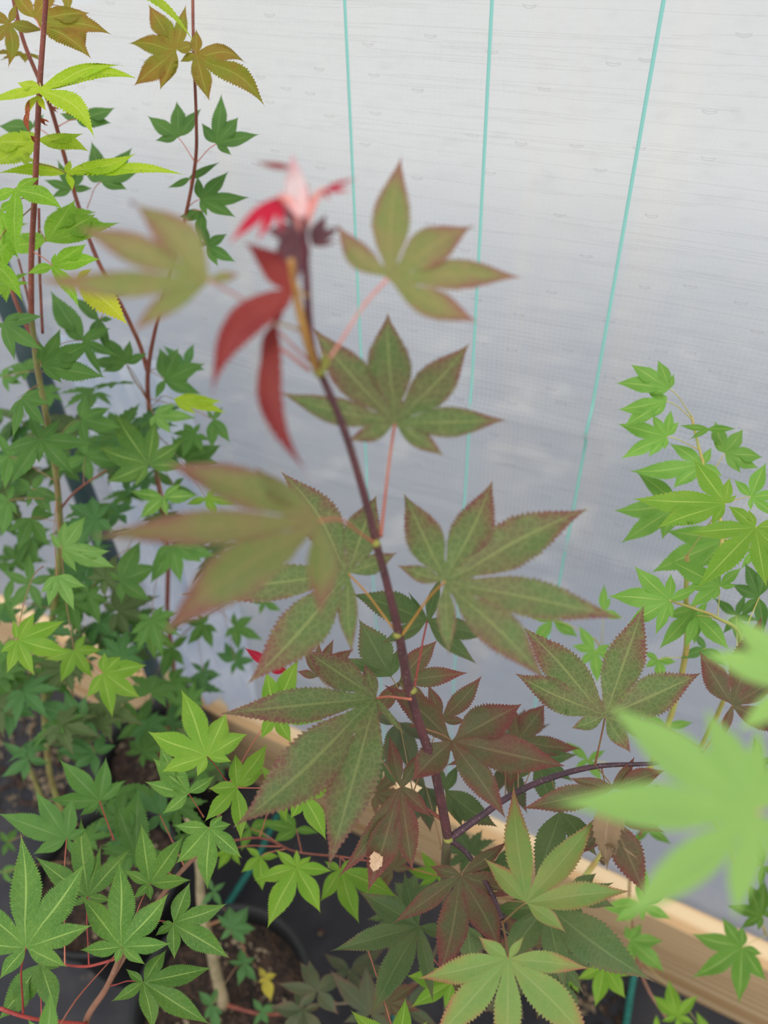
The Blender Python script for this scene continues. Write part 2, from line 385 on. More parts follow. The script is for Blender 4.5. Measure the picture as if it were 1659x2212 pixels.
def sheet(x0, x1, z0, z1, nx, nz, fy):
    vs = [(x0+(x1-x0)*i/nx, fy(x0+(x1-x0)*i/nx, z0+(z1-z0)*j/nz), z0+(z1-z0)*j/nz) for j in range(nz+1) for i in range(nx+1)]
    fs = [(j*(nx+1)+i, j*(nx+1)+i+1, (j+1)*(nx+1)+i+1, (j+1)*(nx+1)+i) for j in range(nz) for i in range(nx)]
    return vs, fs
def wall_y(x, z):
    y = WY+.004*math.sin(5*x+1.3*z)+.003*math.sin(11*x-4*z)
    for zc, a, k in ((1.02, .010, .05), (.86, .006, -.02), (.66, .006, .04), (.43, .008, .03)):
        y -= a*math.exp(-((z-zc-k*x)/.007)**2)
    return y
o = Vector((-.3, WY, .2))
vs, fs = sheet(-4, 3, .10, 2.4, 260, 300, wall_y)
wall = structure(link('wall_back', mesh('wall_back', vs, fs, o), FILM, None, o))
N = NT('turquoise marker yarn'); tq = N.done(N.bsdf(lin((150, 214, 204)), .5))
xs = [on_y(743, 0, WY).x, on_y(1063, 0, WY).x, on_y(1435, 0, WY).x]
pitch = (xs[2]-xs[0])/2
for k in range(3):
    xk = xs[k]
    vs, fs = [], []
    n = 120
    for j in range(n+1):
        z = .12+(2.2)*j/n
        for i, (dx, dy) in enumerate(((-.0014, -.0004), (-.0007, -.0010), (.0007, -.0010), (.0014, -.0004))):
            xx = xk+dx+.0012*math.sin(z*6+k); vs.append((xx, wall_y(xx, z)+dy, z))
    for j in range(n):
        for i in range(3): a = j*4+i; fs.append((a, a+1, a+5, a+4))
    oo = Vector((xk, WY, .2)); q = link('marker_yarn', mesh('marker_yarn', vs, fs, oo), tq, wall, oo)
# timber at the foot of the film
def wood_material():
    N = NT('planed softwood'); P = N.n('ShaderNodeTexCoord').outputs['Object']
    mp = N.n('ShaderNodeMapping'); N.put(mp.inputs[0], P); mp.inputs['Scale'].default_value = (1.4, 40, 40)
    n = N.noise(mp.outputs[0], 1.6, 4, .55)
    wv = N.n('ShaderNodeTexWave', wave_type='RINGS', rings_direction='X'); mp2 = N.n('ShaderNodeMapping'); N.put(mp2.inputs[0], P); mp2.inputs['Scale'].default_value = (.35, 9, 9); mp2.inputs['Location'].default_value = (0, .5, .6)
    N.put(wv.inputs['Vector'], mp2.outputs[0]); wv.inputs['Scale'].default_value = 2.4; wv.inputs['Distortion'].default_value = 3.; wv.inputs['Detail'].default_value = 2; wv.inputs['Detail Scale'].default_value = .8
    col = N.mix(N.ramp(wv.outputs['Fac'], .2, .9), lin((224, 196, 156)), lin((198, 160, 116)))
    col = N.mix(N.ramp(n, .45, .7, 0, .5), col, lin((176, 136, 96)))
    return N.done(N.bsdf(col, .6, N.bump(n, .0006, .4), .3))
WOOD = wood_material()
def box(name, lo, hi, mat, parent=None, bev=.003, struct=False):
    import bmesh
    c = (Vector(lo)+Vector(hi))/2; s = Vector(hi)-Vector(lo); bm = bmesh.new(); bmesh.ops.create_cube(bm, size=1)
    for v in bm.verts: v.co = Vector((v.co.x*s.x, v.co.y*s.y, v.co.z*s.z))
    if bev: bmesh.ops.bevel(bm, geom=bm.edges[:], offset=bev, segments=2, affect='EDGES', profile=.6)
    me = bpy.data.meshes.new(name); bm.to_mesh(me); bm.free()
    return link(name, me, mat, parent, c, smooth=False)
structure(box('baseboard_back', (-3.6, .556, .0), (2.6, .596, .222), WOOD))
# ground outside seen through the film
N = NT('outside ground with painted light gradient'); P = N.n('ShaderNodeTexCoord').outputs['Object']
spz = N.n('ShaderNodeSeparateXYZ'); N.put(spz.inputs[0], P)
light_grade = N.math('ADD', spz.outputs[1], N.math('MULTIPLY', N.noise(P, 2.5, 3), .5))
cc = N.mix(N.ramp(light_grade, 1.3, 5.5), lin((84, 90, 112)), lin((212, 209, 203)))  # paler with distance: film's top-to-bottom light gradient painted into the ground colour
cc = N.mix(N.ramp(N.noise(P, 6, 5), .5, .72, 0, .4), cc, lin((190, 184, 176)))
cc = N.mix(N.ramp(N.noise(P, 3, 4), .58, .7, 0, .12), cc, lin((120, 120, 126)))
mo = N.done(N.bsdf(cc, .9, N.bump(N.noise(P, 60, 4), .01, .6), .2))
vs, fs = sheet(-9, 9, .62, 16, 4, 4, lambda a, b: 0); vs = [(a, c, -.03) for a, b, c in vs]
structure(link('outside_ground', mesh('outside_ground', vs, fs), mo, None, (0, 0, 0)))
# black woven ground cover
N = NT('black woven ground cover'); P = N.n('ShaderNodeTexCoord').outputs['Object']; sp = N.n('ShaderNodeSeparateXYZ'); N.put(sp.inputs[0], P)
wx = N.math('SINE', N.math('MULTIPLY', sp.outputs[0], 2600)); wy = N.math('SINE', N.math('MULTIPLY', sp.outputs[1], 2600))
cc = N.mix(N.ramp(N.noise(P, 7, 5), .45, .7), lin((40, 41, 48)), lin((62, 60, 64)))
cc = N.mix(N.ramp(N.noise(P, 24, 4), .62, .75, 0, .6), cc, lin((104, 92, 84)))
fm = N.done(N.bsdf(cc, .5, N.bump(N.math('ADD', N.math('MULTIPLY', N.math('ADD', wx, wy), .12), N.noise(P, 6, 3)), .004, .6), .4))
def fy(x, y): return .004*math.sin(9*x+2*y)+.003*math.sin(17*y-6*x)
vs, fs = sheet(-3.6, 2.6, -2.2, .60, 120, 60, lambda a, b: 0); vs = [(a, c, fy(a, c)*.5-.004) for a, b, c in vs]
structure(link('floor', mesh('floor', vs, fs), fm, None, (0, 0, 0)))
# steel hoop leg and gathered film beside it
N = NT('grey green painted steel'); P = N.n('ShaderNodeTexCoord').outputs['Object']
pm = N.done(N.bsdf(N.mix(N.ramp(N.noise(P, 30, 4), .4, .7), lin((54, 74, 76)), lin((70, 84, 86))), .45, N.bump(N.noise(P, 200, 3), .0004, .4)))
px = on_y(70, 760, .565)
post = thing('hoop_post', (px.x, .56, 0), 'dark grey green steel tunnel post standing at the far left against the film', 'post')
rows = [[px.x, .56, z, .0165] for z in (0, .4, .8, 1.2, 1.6, 2.0, 2.3)]
tube('tube', rows, pm, post, 2, 20)
vs, fs = tube_geo([[px.x, .56, .17, .020], [px.x, .56, .20, .020]], 20); link('clamp_band', mesh('clamp_band', vs, fs, Vector((px.x, .56, .17))), pm, post, (px.x, .56, .17), smooth=False)
N = NT('gathered translucent film'); P = N.n('ShaderNodeTexCoord').outputs['Object']
cf = N.mix(N.ramp(N.noise(P, 12, 3), .35, .65), lin((226, 230, 240)), lin((204, 212, 228)))
a_ = N.bsdf(cf, .3, N.bump(N.noise(P, 30, 3), .002, .5)); t_ = N.n('ShaderNodeBsdfTranslucent'); N.put(t_.inputs[0], cf); m_ = N.n('ShaderNodeMixShader'); m_.inputs[0].default_value = .45
N.put(m_.inputs[1], a_); N.put(m_.inputs[2], t_.outputs[0]); GF = N.done(m_.outputs[0])
x0 = px.x+.022
def gather(x, z):
    s = (x-x0)/.19; env = max(0, math.sin(math.pi*min(1, max(0, s))))**.6
    xx = x+.05*(z-.6)
    return .590-env*(.010+.010*math.sin(xx*120+math.sin(z*5)*1.2)+.006*math.sin(xx*260+z*7)+.004*math.sin(z*16+x*30))
vs, fs = sheet(x0, x0+.19, .225, .98, 60, 80, gather)
vs = [(x+(.035*math.sin(z*2.3)-.012)*((x-x0)/.19), y, z) for x, y, z in vs]
gf = link('gathered_film', mesh('gathered_film', vs, fs, Vector((x0, .59, .21))), GF, None, (x0, .59, .21))
gf['label'] = 'bluish white gathered film hanging in folds just right of the steel post'; gf['category'] = 'plastic film'
# ---------------------------------------------------------------- pots
N = NT('black pot plastic'); P = N.n('ShaderNodeTexCoord').outputs['Object']
POTM = N.done(N.bsdf(N.mix(N.ramp(N.noise(P, 30, 4), .5, .75), lin((14, 14, 16)), lin((26, 25, 27))), .6))
N = NT('bark potting soil'); P = N.n('ShaderNodeTexCoord').outputs['Object']
SOIL = N.done(N.bsdf(N.mix(N.ramp(N.noise(P, 90, 5), .35, .7), lin((34, 26, 22)), lin((78, 58, 46))), .95, N.bump(N.noise(P, 140, 5), .01, 1)))
N = NT('pumice and bark bits'); P = N.n('ShaderNodeTexCoord').outputs['Object']; oi = N.n('ShaderNodeObjectInfo')
GRIT = N.done(N.bsdf(N.mix(N.ramp(N.noise(P, 22, 1), .45, .6), lin((70, 50, 40)), lin((150, 132, 108))), .9))
def pot(tree, x, y, rtop=.115, h=.25):
    o = Vector((x, y, 0)); prof = [(.0, .004), (rtop*.74, .004), (rtop*.78, .01), (rtop*.94, h-.03), (rtop*1.02, h-.028), (rtop*1.04, h-.002), (rtop*1.02, h), (rtop*.97, h-.002), (rtop*.93, h-.03), (rtop*.9, h-.06)]
    n = 48; vs, fs = [], []
    for r, z in prof:
        for k in range(n): a = 2*math.pi*k/n; vs.append((r*math.cos(a), r*math.sin(a), z))
    for j in range(len(prof)-1):
        for k in range(n): k2 = (k+1) % n; fs.append((j*n+k, j*n+k2, (j+1)*n+k2, (j+1)*n+k))
    link('plant_pot', mesh('plant_pot', vs, fs), POTM, tree.root, o)
    vs, fs = [(0, 0, h-.035)], []; rings = 10
    for j in range(1, rings+1):
        for k in range(n): a = 2*math.pi*k/n; r = rtop*.93*j/rings; vs.append((r*math.cos(a), r*math.sin(a), h-.037+R.uniform(-.003, .003)))
    for k in range(n): fs.append((0, 1+k, 1+(k+1) % n))
    for j in range(rings-1):
        for k in range(n): a = 1+j*n; fs.append((a+k, a+n+k, a+n+(k+1) % n, a+(k+1) % n))
    link('potting_soil', mesh('potting_soil', vs, fs), SOIL, tree.root, o)
    vs, fs = [], []
    for q in range(260):
        a, r = R.uniform(0, 6.28), rtop*.9*math.sqrt(R.random()); cx, cy = r*math.cos(a), r*math.sin(a); s = R.uniform(.0015, .0045); b = len(vs)
        for (dx, dy, dz) in ((1, 0, 0), (-1, 0, 0), (0, 1, 0), (0, -1, 0), (0, 0, 1), (0, 0, -1)):
            vs.append((cx+dx*s*R.uniform(.6, 1.3), cy+dy*s*R.uniform(.6, 1.3), h-.034+dz*s*.7))
        for i, j, k in ((0, 2, 4), (2, 1, 4), (1, 3, 4), (3, 0, 4), (2, 0, 5), (1, 2, 5), (3, 1, 5), (0, 3, 5)): fs.append((b+i, b+j, b+k))
    g = link('soil_grit', mesh('soil_grit', vs, fs), GRIT, tree.root, o); g['kind'] = 'stuff'
# ================================================================ THE PLANTS

# ---- the red-green maple in the middle
H = Tree('maple with red-green serrated leaves and a crimson drooping shoot tip, standing in the middle', (-.04, .13, 0), 'pet_g')
H.branch([(656, 470, .222, 1.0), (662, 600, .235, 1.25), (672, 740, .255, 1.4), (694, 812, .272, 1.7)], 'herotop', 'young_shoot')
H.branch([(690, 800, .270, 1.5), (712, 850, .278, 1.55), (748, 940, .293, 1.6), (790, 1080, .318, 1.75), (812, 1170, .335, 1.9), (836, 1260, .355, 2.0), (862, 1370, .382, 2.4), (882, 1480, .414, 2.7), (908, 1570, .442, 2.8), (938, 1660, .472, 3.0), (955, 1740, .50, 3.2), (968, 1812, .525, 3.4)], 'hero', 'stem')
H.branch([(968, 1805, .523, 3.6), (962, 1880, .56, 3.7), (965, 1990, .62, 4.2), ('w', -.06, .20, .52, 4.8), ('w', -.04, .13, .20, 5.5)], 'herolow', 'trunk')
H.branch([(970, 1812, .524, 2.8), (1040, 1762, .522, 2.4), (1110, 1715, .52, 2.2), (1190, 1680, .51, 2.1), (1290, 1655, .50, 1.7), (1420, 1648, .495, 1.3), (1520, 1625, .49, 1.1)], 'dark')
H.branch([(972, 1815, .525, 2.0), (1010, 1845, .53, 1.8), (1060, 1925, .51, 1.5), (1085, 1985, .49, 1.3)], 'dark')
H.branch([(960, 1900, .58, 2.0), (915, 1960, .60, 1.6), (900, 2000, .60, 1.2)], 'dark')
H.branch([(962, 2010, .66, 2.2), (900, 2120, .78, 2.0), (800, 2160, .82, 1.6), (700, 2170, .84, 1.2)], 'herolow')
H.branch([(955, 1770, .51, 1.5), (905, 1735, .52, 1.1), (868, 1702, .51, .9)], 'red')
for (x, y, d, r) in ((690, 806, .270, 3.0), (812, 1174, .333, 2.6), (858, 1372, .381, 2.9), (892, 1492, .417, 3.0), (968, 1812, .524, 4.6)):
    a = at(x, y+6*.3/d, d); b = at(x, y-8*.3/d, d*.995)
    vs, fs = tube_geo(catmull([[*a, r*.0005], [*((a+b)/2), r*.0008], [*b, r*.0005]], 4), 10, .05)
    link('bud_scale', mesh('bud_scale', vs, fs, a), SM['node'], H.root, a)
for (tx, ty) in ((712, 770), (668, 772), (700, 760)):
    rows = [[*at(690, 806, .268), .0012], [*at((690+tx)/2+3, (806+ty)/2, .266), .0014], [*at(tx, ty, .263), .0003]]
    tube('bud_scale', rows, SM['node'], H.root, 4, 7)
h = lambda *a, **k: leaf(H, *a, **k)
h('RU', (452, 606), .222, [(520, 592, .2), (284, 437, .19, .08), (160, 488, .12), (60, 600, .085, -.03), (280, 724, .13, .05)], (690, 800, .270), 'pet_c', 30, gx=.5, gy=-.2, droop=.15)
h('RU', (838, 602), .262, [(726, 480, .19, -.08), (868, 333, .17), (1024, 487, .21, -.05), (1132, 600, .13, -.03), (1037, 698, .17, .03)], (694, 802, .270), 'pet_c', 30, droop=.1, pr=.8)
h('R', (853, 915), .318, [(962, 987, .17), (1100, 907, .15), (1017, 738, .19), (838, 670, .2), (672, 702, .16), (598, 845, .13), (748, 952, .2)], (822, 1160, .335), 'pet_r', 34, pr=.9, droop=.08)
h('RU', (690, 1125), .252, [(545, 1003, .13), (350, 1000, .12, .03), (185, 1160, .085), (345, 1378, .14, .04), (690, 1337, .17)], (808, 1172, .333), 'pet_r', 34, gx=.5, gy=-.35, droop=.1, pr=.8)
h('R', (752, 1239), .375, [(860, 1192, .2), (815, 1066, .24), (602, 1014, .17, .06), (380, 1285, .11), (530, 1482, .17), (762, 1417, .14)], (858, 1368, .381), 'pet_o', 34, pr=.8)
h('R', (962, 1256), .345, [(870, 1062, .2), (1066, 1033, .21), (1278, 1096, .17), (1352, 1338, .12), (1182, 1476, .15), (970, 1420, .14), (855, 1220, .18)], (868, 1372, .381), 'pet_o', 36, droop=.06, pr=.9)
h('DG', (923, 1341), .425, [(820, 1392, .15), (756, 1282, .22), (880, 1275, .08), (955, 1240, .14), (1062, 1372, .18), (1033, 1437, .14)], (893, 1495, .417), 'pet_red', 30, pr=.8)
h('R', (813, 1508), .440, [(788, 1431, .2), (653, 1400, .21), (466, 1543, .12), (503, 1788, .155), (708, 1880, .15), (878, 1590, .08)], (888, 1510, .417), 'pet_r', 40, droop=.06, pr=.9)
h('RD', (976, 1600), .462, [(826, 1477, .17, .04), (1130, 1519, .25), (1227, 1656, .17), (1095, 1772, .16), (888, 1690, .28)], (912, 1572, .442), 'pet_g', 36)
h('R', (1307, 1548), .465, [(1364, 1628, .2), (1524, 1616, .12), (1518, 1452, .2), (1393, 1303, .19), (1126, 1350, .16), (1108, 1452, .17), (1232, 1574, .22)], (1285, 1655, .50), 'pet_g', 36, pr=.9, droop=.08)
h('RD', (1582, 1524), .46, [(1509, 1404, .2), (1646, 1328, .2), (1690, 1450), (1700, 1590), (1560, 1600, .15)], (1520, 1625, .49), 'pet_r', 30)
h('RD', (1325, 1704), .485, [(1228, 1680, .15), (1123, 1748, .15), (1440, 1663, .2), (1372, 1632, .15)], (1290, 1658, .50), 'pet_g', 30)
h('RD', (1318, 1760), .52, [(1300, 1790, .3), (1397, 1940, .2), (1440, 1800, .15), (1250, 1850, .2)], (1300, 1660, .50), 'pet_g', 28)
h('DG', (1212, 1752), .53, [(1153, 1910, .23), (1292, 1852, .2), (1160, 1730, .15)], (1190, 1682, .51), 'pet_g', 28)
h('RG', (1137, 1950), .455, [(1224, 2016, .19), (1368, 1925, .15), (1294, 1758, .14), (1109, 1688, .13), (1043, 1852, .17)], (1087, 1992, .49), 'pet_g', 36, droop=.05, pr=.9)
h('RG', (1098, 2071), .44, [(1133, 2022, .17), (1279, 2093, .15), (1292, 2280, .155), (1092, 2340, .12), (925, 2262, .155), (901, 2114, .16), (1032, 2022, .2)], (1085, 1990, .49), 'pet_g', 34, pr=.9)
h('DG', (1180, 1958), .52, [(1330, 1905, .17), (1414, 2122, .17), (1222, 2140, .16), (1080, 2090, .2), (1060, 1960)], None, 'pet_g', 32)
h('RD', (997, 1890), .52, [(926, 1870, .2), (1100, 1814, .15), (1114, 1936, .22), (1082, 2056, .21), (945, 2122, .15), (846, 1996, .14)], None, 'pet_g', 34)
h('DG', (905, 2001), .57, [(985, 2018, .2), (873, 1878, .14), (772, 1925, .18), (712, 2055, .14), (799, 2204, .14), (936, 2169, .11)], (900, 1990, .60), 'pet_g', 34)
h('RD', (865, 1700), .50, [(912, 1618, .15), (841, 1586, .14), (728, 1897, .1, -.04), (793, 1930, .15), (892, 1887, .15), (932, 1766, .2)], (905, 1735, .52), 'pet_red', 34)
h('RD', (954, 1556), .55, [(1043, 1457, .18), (924, 1476, .2), (1010, 1560, .2), (880, 1570)], None, None, 26)
h('RD', (1118, 1600), .58, [(1178, 1519, .3), (1108, 1528, .25), (1258, 1617, .16), (1101, 1708, .25), (960, 1655, .14)], None, None, 26)
h('RD', (862, 1472), .52, [(947, 1381, .22), (1014, 1453, .15), (930, 1520, .2), (800, 1560)], None, None, 26)
h('DG', (845, 1462), .50, [(774, 1335, .27), (735, 1420, .15), (860, 1400)], None, None, 24)
h('DG', (962, 1708), .58, [(1078, 1788, .22), (990, 1650, .2), (930, 1640), (1000, 1790, .15)], None, None, 26)
h('DG', (1160, 1640), .58, [(1240, 1690, .15), (1200, 1760, .2), (1110, 1690), (1250, 1630)], None, None, 24)
h('RD', (688, 1462), .56, [(655, 1402, .15), (688, 1385, .14), (722, 1378, .14), (765, 1400, .2), (640, 1450)], None, None, 24)
h('C', (580, 1436), .60, [(526, 1398, .17), (625, 1450, .3)], False, None, 18)
h('DG', (1070, 1860), .54, [(1140, 1905, .2), (1050, 1960, .2), (990, 1930), (1120, 1830)], None, None, 24)
h('DG', (1230, 1930), .56, [(1290, 1885, .25), (1330, 1960, .2), (1250, 2030, .2), (1180, 2040)], None, None, 24)
h('DG', (1195, 2090), .55, [(1230, 2150, .3), (1160, 2200, .3), (1130, 2100), (1240, 2240, .2)], None, None, 24)
h('DG', (1010, 2000), .60, [(960, 2060), (1020, 2090, .3), (1060, 2060), (985, 1930)], None, None, 24)
h('DR', (862, 1560), .58, [(830, 1660, .2), (900, 1680, .2), (790, 1540), (935, 1600)], None, None, 22)
h('DR', (920, 1700), .60, [(880, 1790), (930, 1800, .2), (870, 1650), (980, 1760)], None, None, 22)
h('DR', (1090, 1650), .60, [(1140, 1760, .2), (1020, 1640), (1070, 1720, .2), (1180, 1640)], None, None, 22)
for c, d, t in (((685, 2140), .80, [(647, 2076), (596, 2123), (668, 2072), (748, 2100, .25), (732, 2192, .25), (640, 2180)]),
                ((800, 2190), .78, [(711, 2093, .16), (790, 2084, .17), (885, 2135, .2), (740, 2210), (860, 2230)]),
                ((655, 2182), .80, [(580, 2174, .25), (636, 2120, .2), (702, 2168, .2), (610, 2262, .25), (690, 2270, .25)]),
                ((756, 2096), .86, [(698, 2058), (832, 2048), (862, 2102), (786, 2158), (710, 2120)]),
                ((880, 2180), .84, [(830, 2090), (930, 2110), (950, 2220), (840, 2250), (800, 2150)])):
    h('DR', c, d, t, None, 'pet_g', 22)
# young shoot tip
y_ = lambda *a, **k: leaf(H, *a, name='young_leaf', **k)
BL = 'burgundy drooping young leaf'; PLB = 'dull plum young leaf'
y_('Y', (632, 622), .232, [(523, 520, .22, .05), (456, 862, .135, .15), (590, 700, .12)], (664, 640, .238), 'pet_o', 20, gx=.3, label=BL)
y_('Y', (590, 700), .238, [(668, 1028, .1, .13), (560, 790, .14), (610, 640, .2)], (662, 720, .25), 'pet_o', 20, gx=.2, label=BL)
y_('C', (602, 424), .226, [(490, 532, .1), (553, 525, .1), (608, 508, .12)], (655, 486, .224), 'pet_c', 16, label='crimson folded young leaf')
y_('PL', (650, 500), .236, [(616, 378, .22), (665, 392, .16), (590, 566, .26), (640, 612, .22), (572, 498, .24)], False, None, 18, label=PLB)
y_('PK', (652, 478), .222, [(631, 326, .17), (668, 400, .12)], False, None, 14, fold=.5, label='pale pink folded leaf at the very tip')
y_('Y', (632, 362), .228, [(545, 348, .09)], False, None, 14, label='dark red leaf tip beside the pink leaf')
y_('C', (700, 410), .228, [(776, 384, .07), (760, 412, .1), (712, 434, .2)], (662, 486, .224), 'pet_c', 14, label='small crimson young leaf on the right')
y_('PL', (672, 530), .238, [(706, 460, .22), (738, 486, .15), (736, 520, .09)], False, None, 16, label=PLB)
tube('petiole', [[*at(628, 560, .228), .0010], [*at(642, 650, .238), .0013], [*at(664, 740, .250), .0014], [*at(684, 800, .268), .0013]], SM['pet_o'], H.root, 5, 8)
tube('petiole', [[*at(602, 424, .226), .0008], [*at(632, 440, .225), .001], [*at(652, 500, .226), .001]], SM['pet_c'], H.root, 5, 8)
tube('petiole', [[*at(702, 408, .227), .0006], [*at(678, 430, .226), .0009], [*at(660, 495, .226), .001]], SM['pet_c'], H.root, 5, 8)
tube('petiole', [[*at(577, 735, .24), .0005], [*at(620, 762, .25), .0006], [*at(668, 800, .268), .0007]], SM['pet_c'], H.root, 5, 8)
pot(H, -.04, .13)
# curled dead piece on a leaf
def crumple(parent, x, y, d, s, typ, name='withered_leaf', n=12):
    c = at(x, y, d); vs, fs = [], []
    for i in range(n+1):
        for j in range(7):
            a = i/n*5.2; r = s*(.35+.45*i/n+R.uniform(-.06, .06)); q = (j/6-.5)*s*1.1*(1-.5*i/n)
            vs.append(c+Vector((r*math.cos(a)*.5+R.uniform(-.06, .06)*s, q*.6+R.uniform(-.08, .08)*s, r*math.sin(a)*.5-.3*q)))
    for i in range(n):
        for j in range(6): a = i*7+j; fs.append((a, a+1, a+8, a+7))
    me = mesh(name, vs, fs, c); ul = me.uv_layers.new(name='UVMap'); ul.data.foreach_set('uv', [.3, .4]*len(me.loops))
    o = link(name, me, LM[typ], parent, c); o['label'] = 'dead curled brown leaf remnant'; return o
crumple(H.root, 1325, 1828, .475, .013, 'T'); crumple(H.root, 1305, 1860, .478, .008, 'T')
leaf(H, 'T', (1324, 1712), .476, [(1312, 1882, .2, .05), (1350, 1800, .2)], False, None, 16, name='withered_leaf')
leaf(H, 'T', (1345, 1830), .476, [(1381, 1856, .06)], False, None, 12, name='withered_leaf')

crumple(H.root, 287, 438, .223, .0022, 'PL'); crumple(H.root, 1021, 490, .262, .0018, 'PL')
LM['TP'] = leaf_mat('bleached dry patch', (226, 196, 164), (214, 180, 146), (150, 92, 60), (190, 150, 120), (180, 120, 90), .8, .8, .3, net=.4, trans=.3)
leaf(H, 'TP', (812, 1862), .484, [(808, 1838, .5), (828, 1850, .5), (826, 1872, .5), (806, 1884, .5), (796, 1860, .5)], False, None, 8, name='dry_patch', droop=0, fold=0, gx=0, gy=0, label='round bleached dry patch on a reddish leaf')
# ---- tall sapling at the left edge with lime drooping leaves
A = Tree('tall sapling at the left edge with lime-yellow drooping leaves on a red stem', (-.65, .23, 0), 'pet_g', .72)
A.branch([(103, -60, .47, 2.4), (95, 60, .49, 2.3), (85, 200, .51, 2.6), (76, 400, .55, 2.9), (68, 560, .59, 3.1), (68, 690, .62, 3.3)], 'red', 'stem')
A.branch([(68, 686, .62, 3.3), (80, 790, .65, 3.5), (100, 900, .68, 3.7), (125, 1060, .73, 4.2), (128, 1200, .80, 4.6), (108, 1380, .90, 5.0), (95, 1520, .98, 5.2), (112, 1690, 1.06, 5.6), (160, 1800, 1.12, 6.5), ('w', -.65, .23, .21, 7.5)], 'lime', 'trunk')
A.branch([(60, 1650, 1.04, 3.5), (95, 1730, 1.08, 4.5), (135, 1770, 1.11, 5)], 'lime')
A.branch([(22, -40, .56, 2.2), (48, 80, .58, 2.2), (88, 180, .60, 2.3), (112, 240, .62, 2.4), (140, 340, .65, 2.5), (168, 440, .68, 2.6), (210, 560, .71, 2.8), (262, 660, .74, 3.0), (300, 740, .78, 3.2), (318, 800, .80, 3.4)], 'red')
A.branch([(15, 600, .66, 2.2), (50, 690, .66, 2.6), (90, 760, .67, 2.8)], 'red')
A.branch([(40, 560, .66, 1.4), (62, 650, .65, 1.6), (74, 720, .64, 1.8)], 'red')
A.branch([(84, 450, .60, 1.5), (86, 590, .63, 1.6), (92, 720, .66, 1.8)], 'red')
A.branch([(130, 1100, .76, 2.0), (165, 1060, .75, 1.5), (230, 1015, .74, 1.1)], 'red')
a_ = lambda *a, **k: leaf(A, *a, **k)
a_('L', (88, 188), .50, [(298, 170, .07, -.09), (272, 142, .07, -.08), (205, 300, .17, -.13), (-40, 222, .09), (36, 178, .2)], None, 'pet_y', 30, gx=.3, gy=-.5)
a_('L', (85, 305), .54, [(193, 328, .16, -.08), (182, 288, .12), (-30, 362, .2), (-30, 310, .2), (40, 280)], None, None, 26)
a_('L', (143, 374), .55, [(296, 330, .12, .05), (402, 378, .05, -.05), (302, 374, .07), (-10, 375, .1, .06), (156, 414, .2, -.1), (152, 344, .25)], None, 'pet_g', 30)
a_('LG', (33, 407), .53, [(138, 454, .18, -.08), (38, 562, .13, .03), (-30, 440, .2), (88, 383, .18)], None, 'pet_g', 30)
a_('LG', (100, 522), .60, [(163, 430, .25), (207, 462, .25), (44, 502, .25), (262, 480, .12), (-10, 540, .2)], None, None, 26)
a_('LG', (113, 573), .58, [(188, 526, .2), (218, 560, .17), (57, 592, .2), (172, 668, .14, -.05), (120, 545, .2)], None, 'pet_r', 26)
a_('LY', (165, 605), .60, [(278, 705, .2, -.05), (200, 580, .2)], False, None, 24, label='yellow drooping leaf')
a_('LG', (-20, 560), .50, [(50, 655, .16, -.07), (-60, 500), (20, 520, .2)], None, None, 26)
a_('LG', (0, 455), .52, [(40, 560, .2), (10, 590, .25), (-60, 500), (30, 430)], None, None, 26)
a_('L', (255, -45), .50, [(422, 96, .05, -.09), (200, -90), (330, -60)], None, None, 26)
a_('O', (75, 40), .52, [(243, 76, .13, -.06), (198, 128, .15, -.06), (196, 28, .16), (120, -50), (20, -30)], None, 'pet_r', 30)
a_('O', (22, 50), .54, [(17, 148, .18, -.08), (97, 66, .2), (-40, 20), (-30, 100), (35, 5)], None, 'pet_r', 26)
a_('O', (150, 20), .56, [(205, 60, .2), (185, 115, .2), (100, 60), (140, -40)], None, None, 24)
a_('G', (164, 258), .64, [(250, 232, .2), (242, 266), (128, 244), (182, 228), (208, 277)], None, 'pet_r', 22)
a_('G', (72, 275), .66, [(-5, 272, .22), (12, 300, .2), (96, 245), (50, 255, .2)], None, 'pet_r', 22)
a_('G', (217, 393), .66, [(197, 303, .2), (287, 317, .18), (307, 366, .17), (276, 410, .2), (183, 375)], (188, 450, .70), 'pet_c', 22)
a_('G', (155, 409), .68, [(93, 388), (110, 427), (201, 407, .2), (124, 343), (182, 348, .2)], (180, 460, .69), 'pet_c', 22)
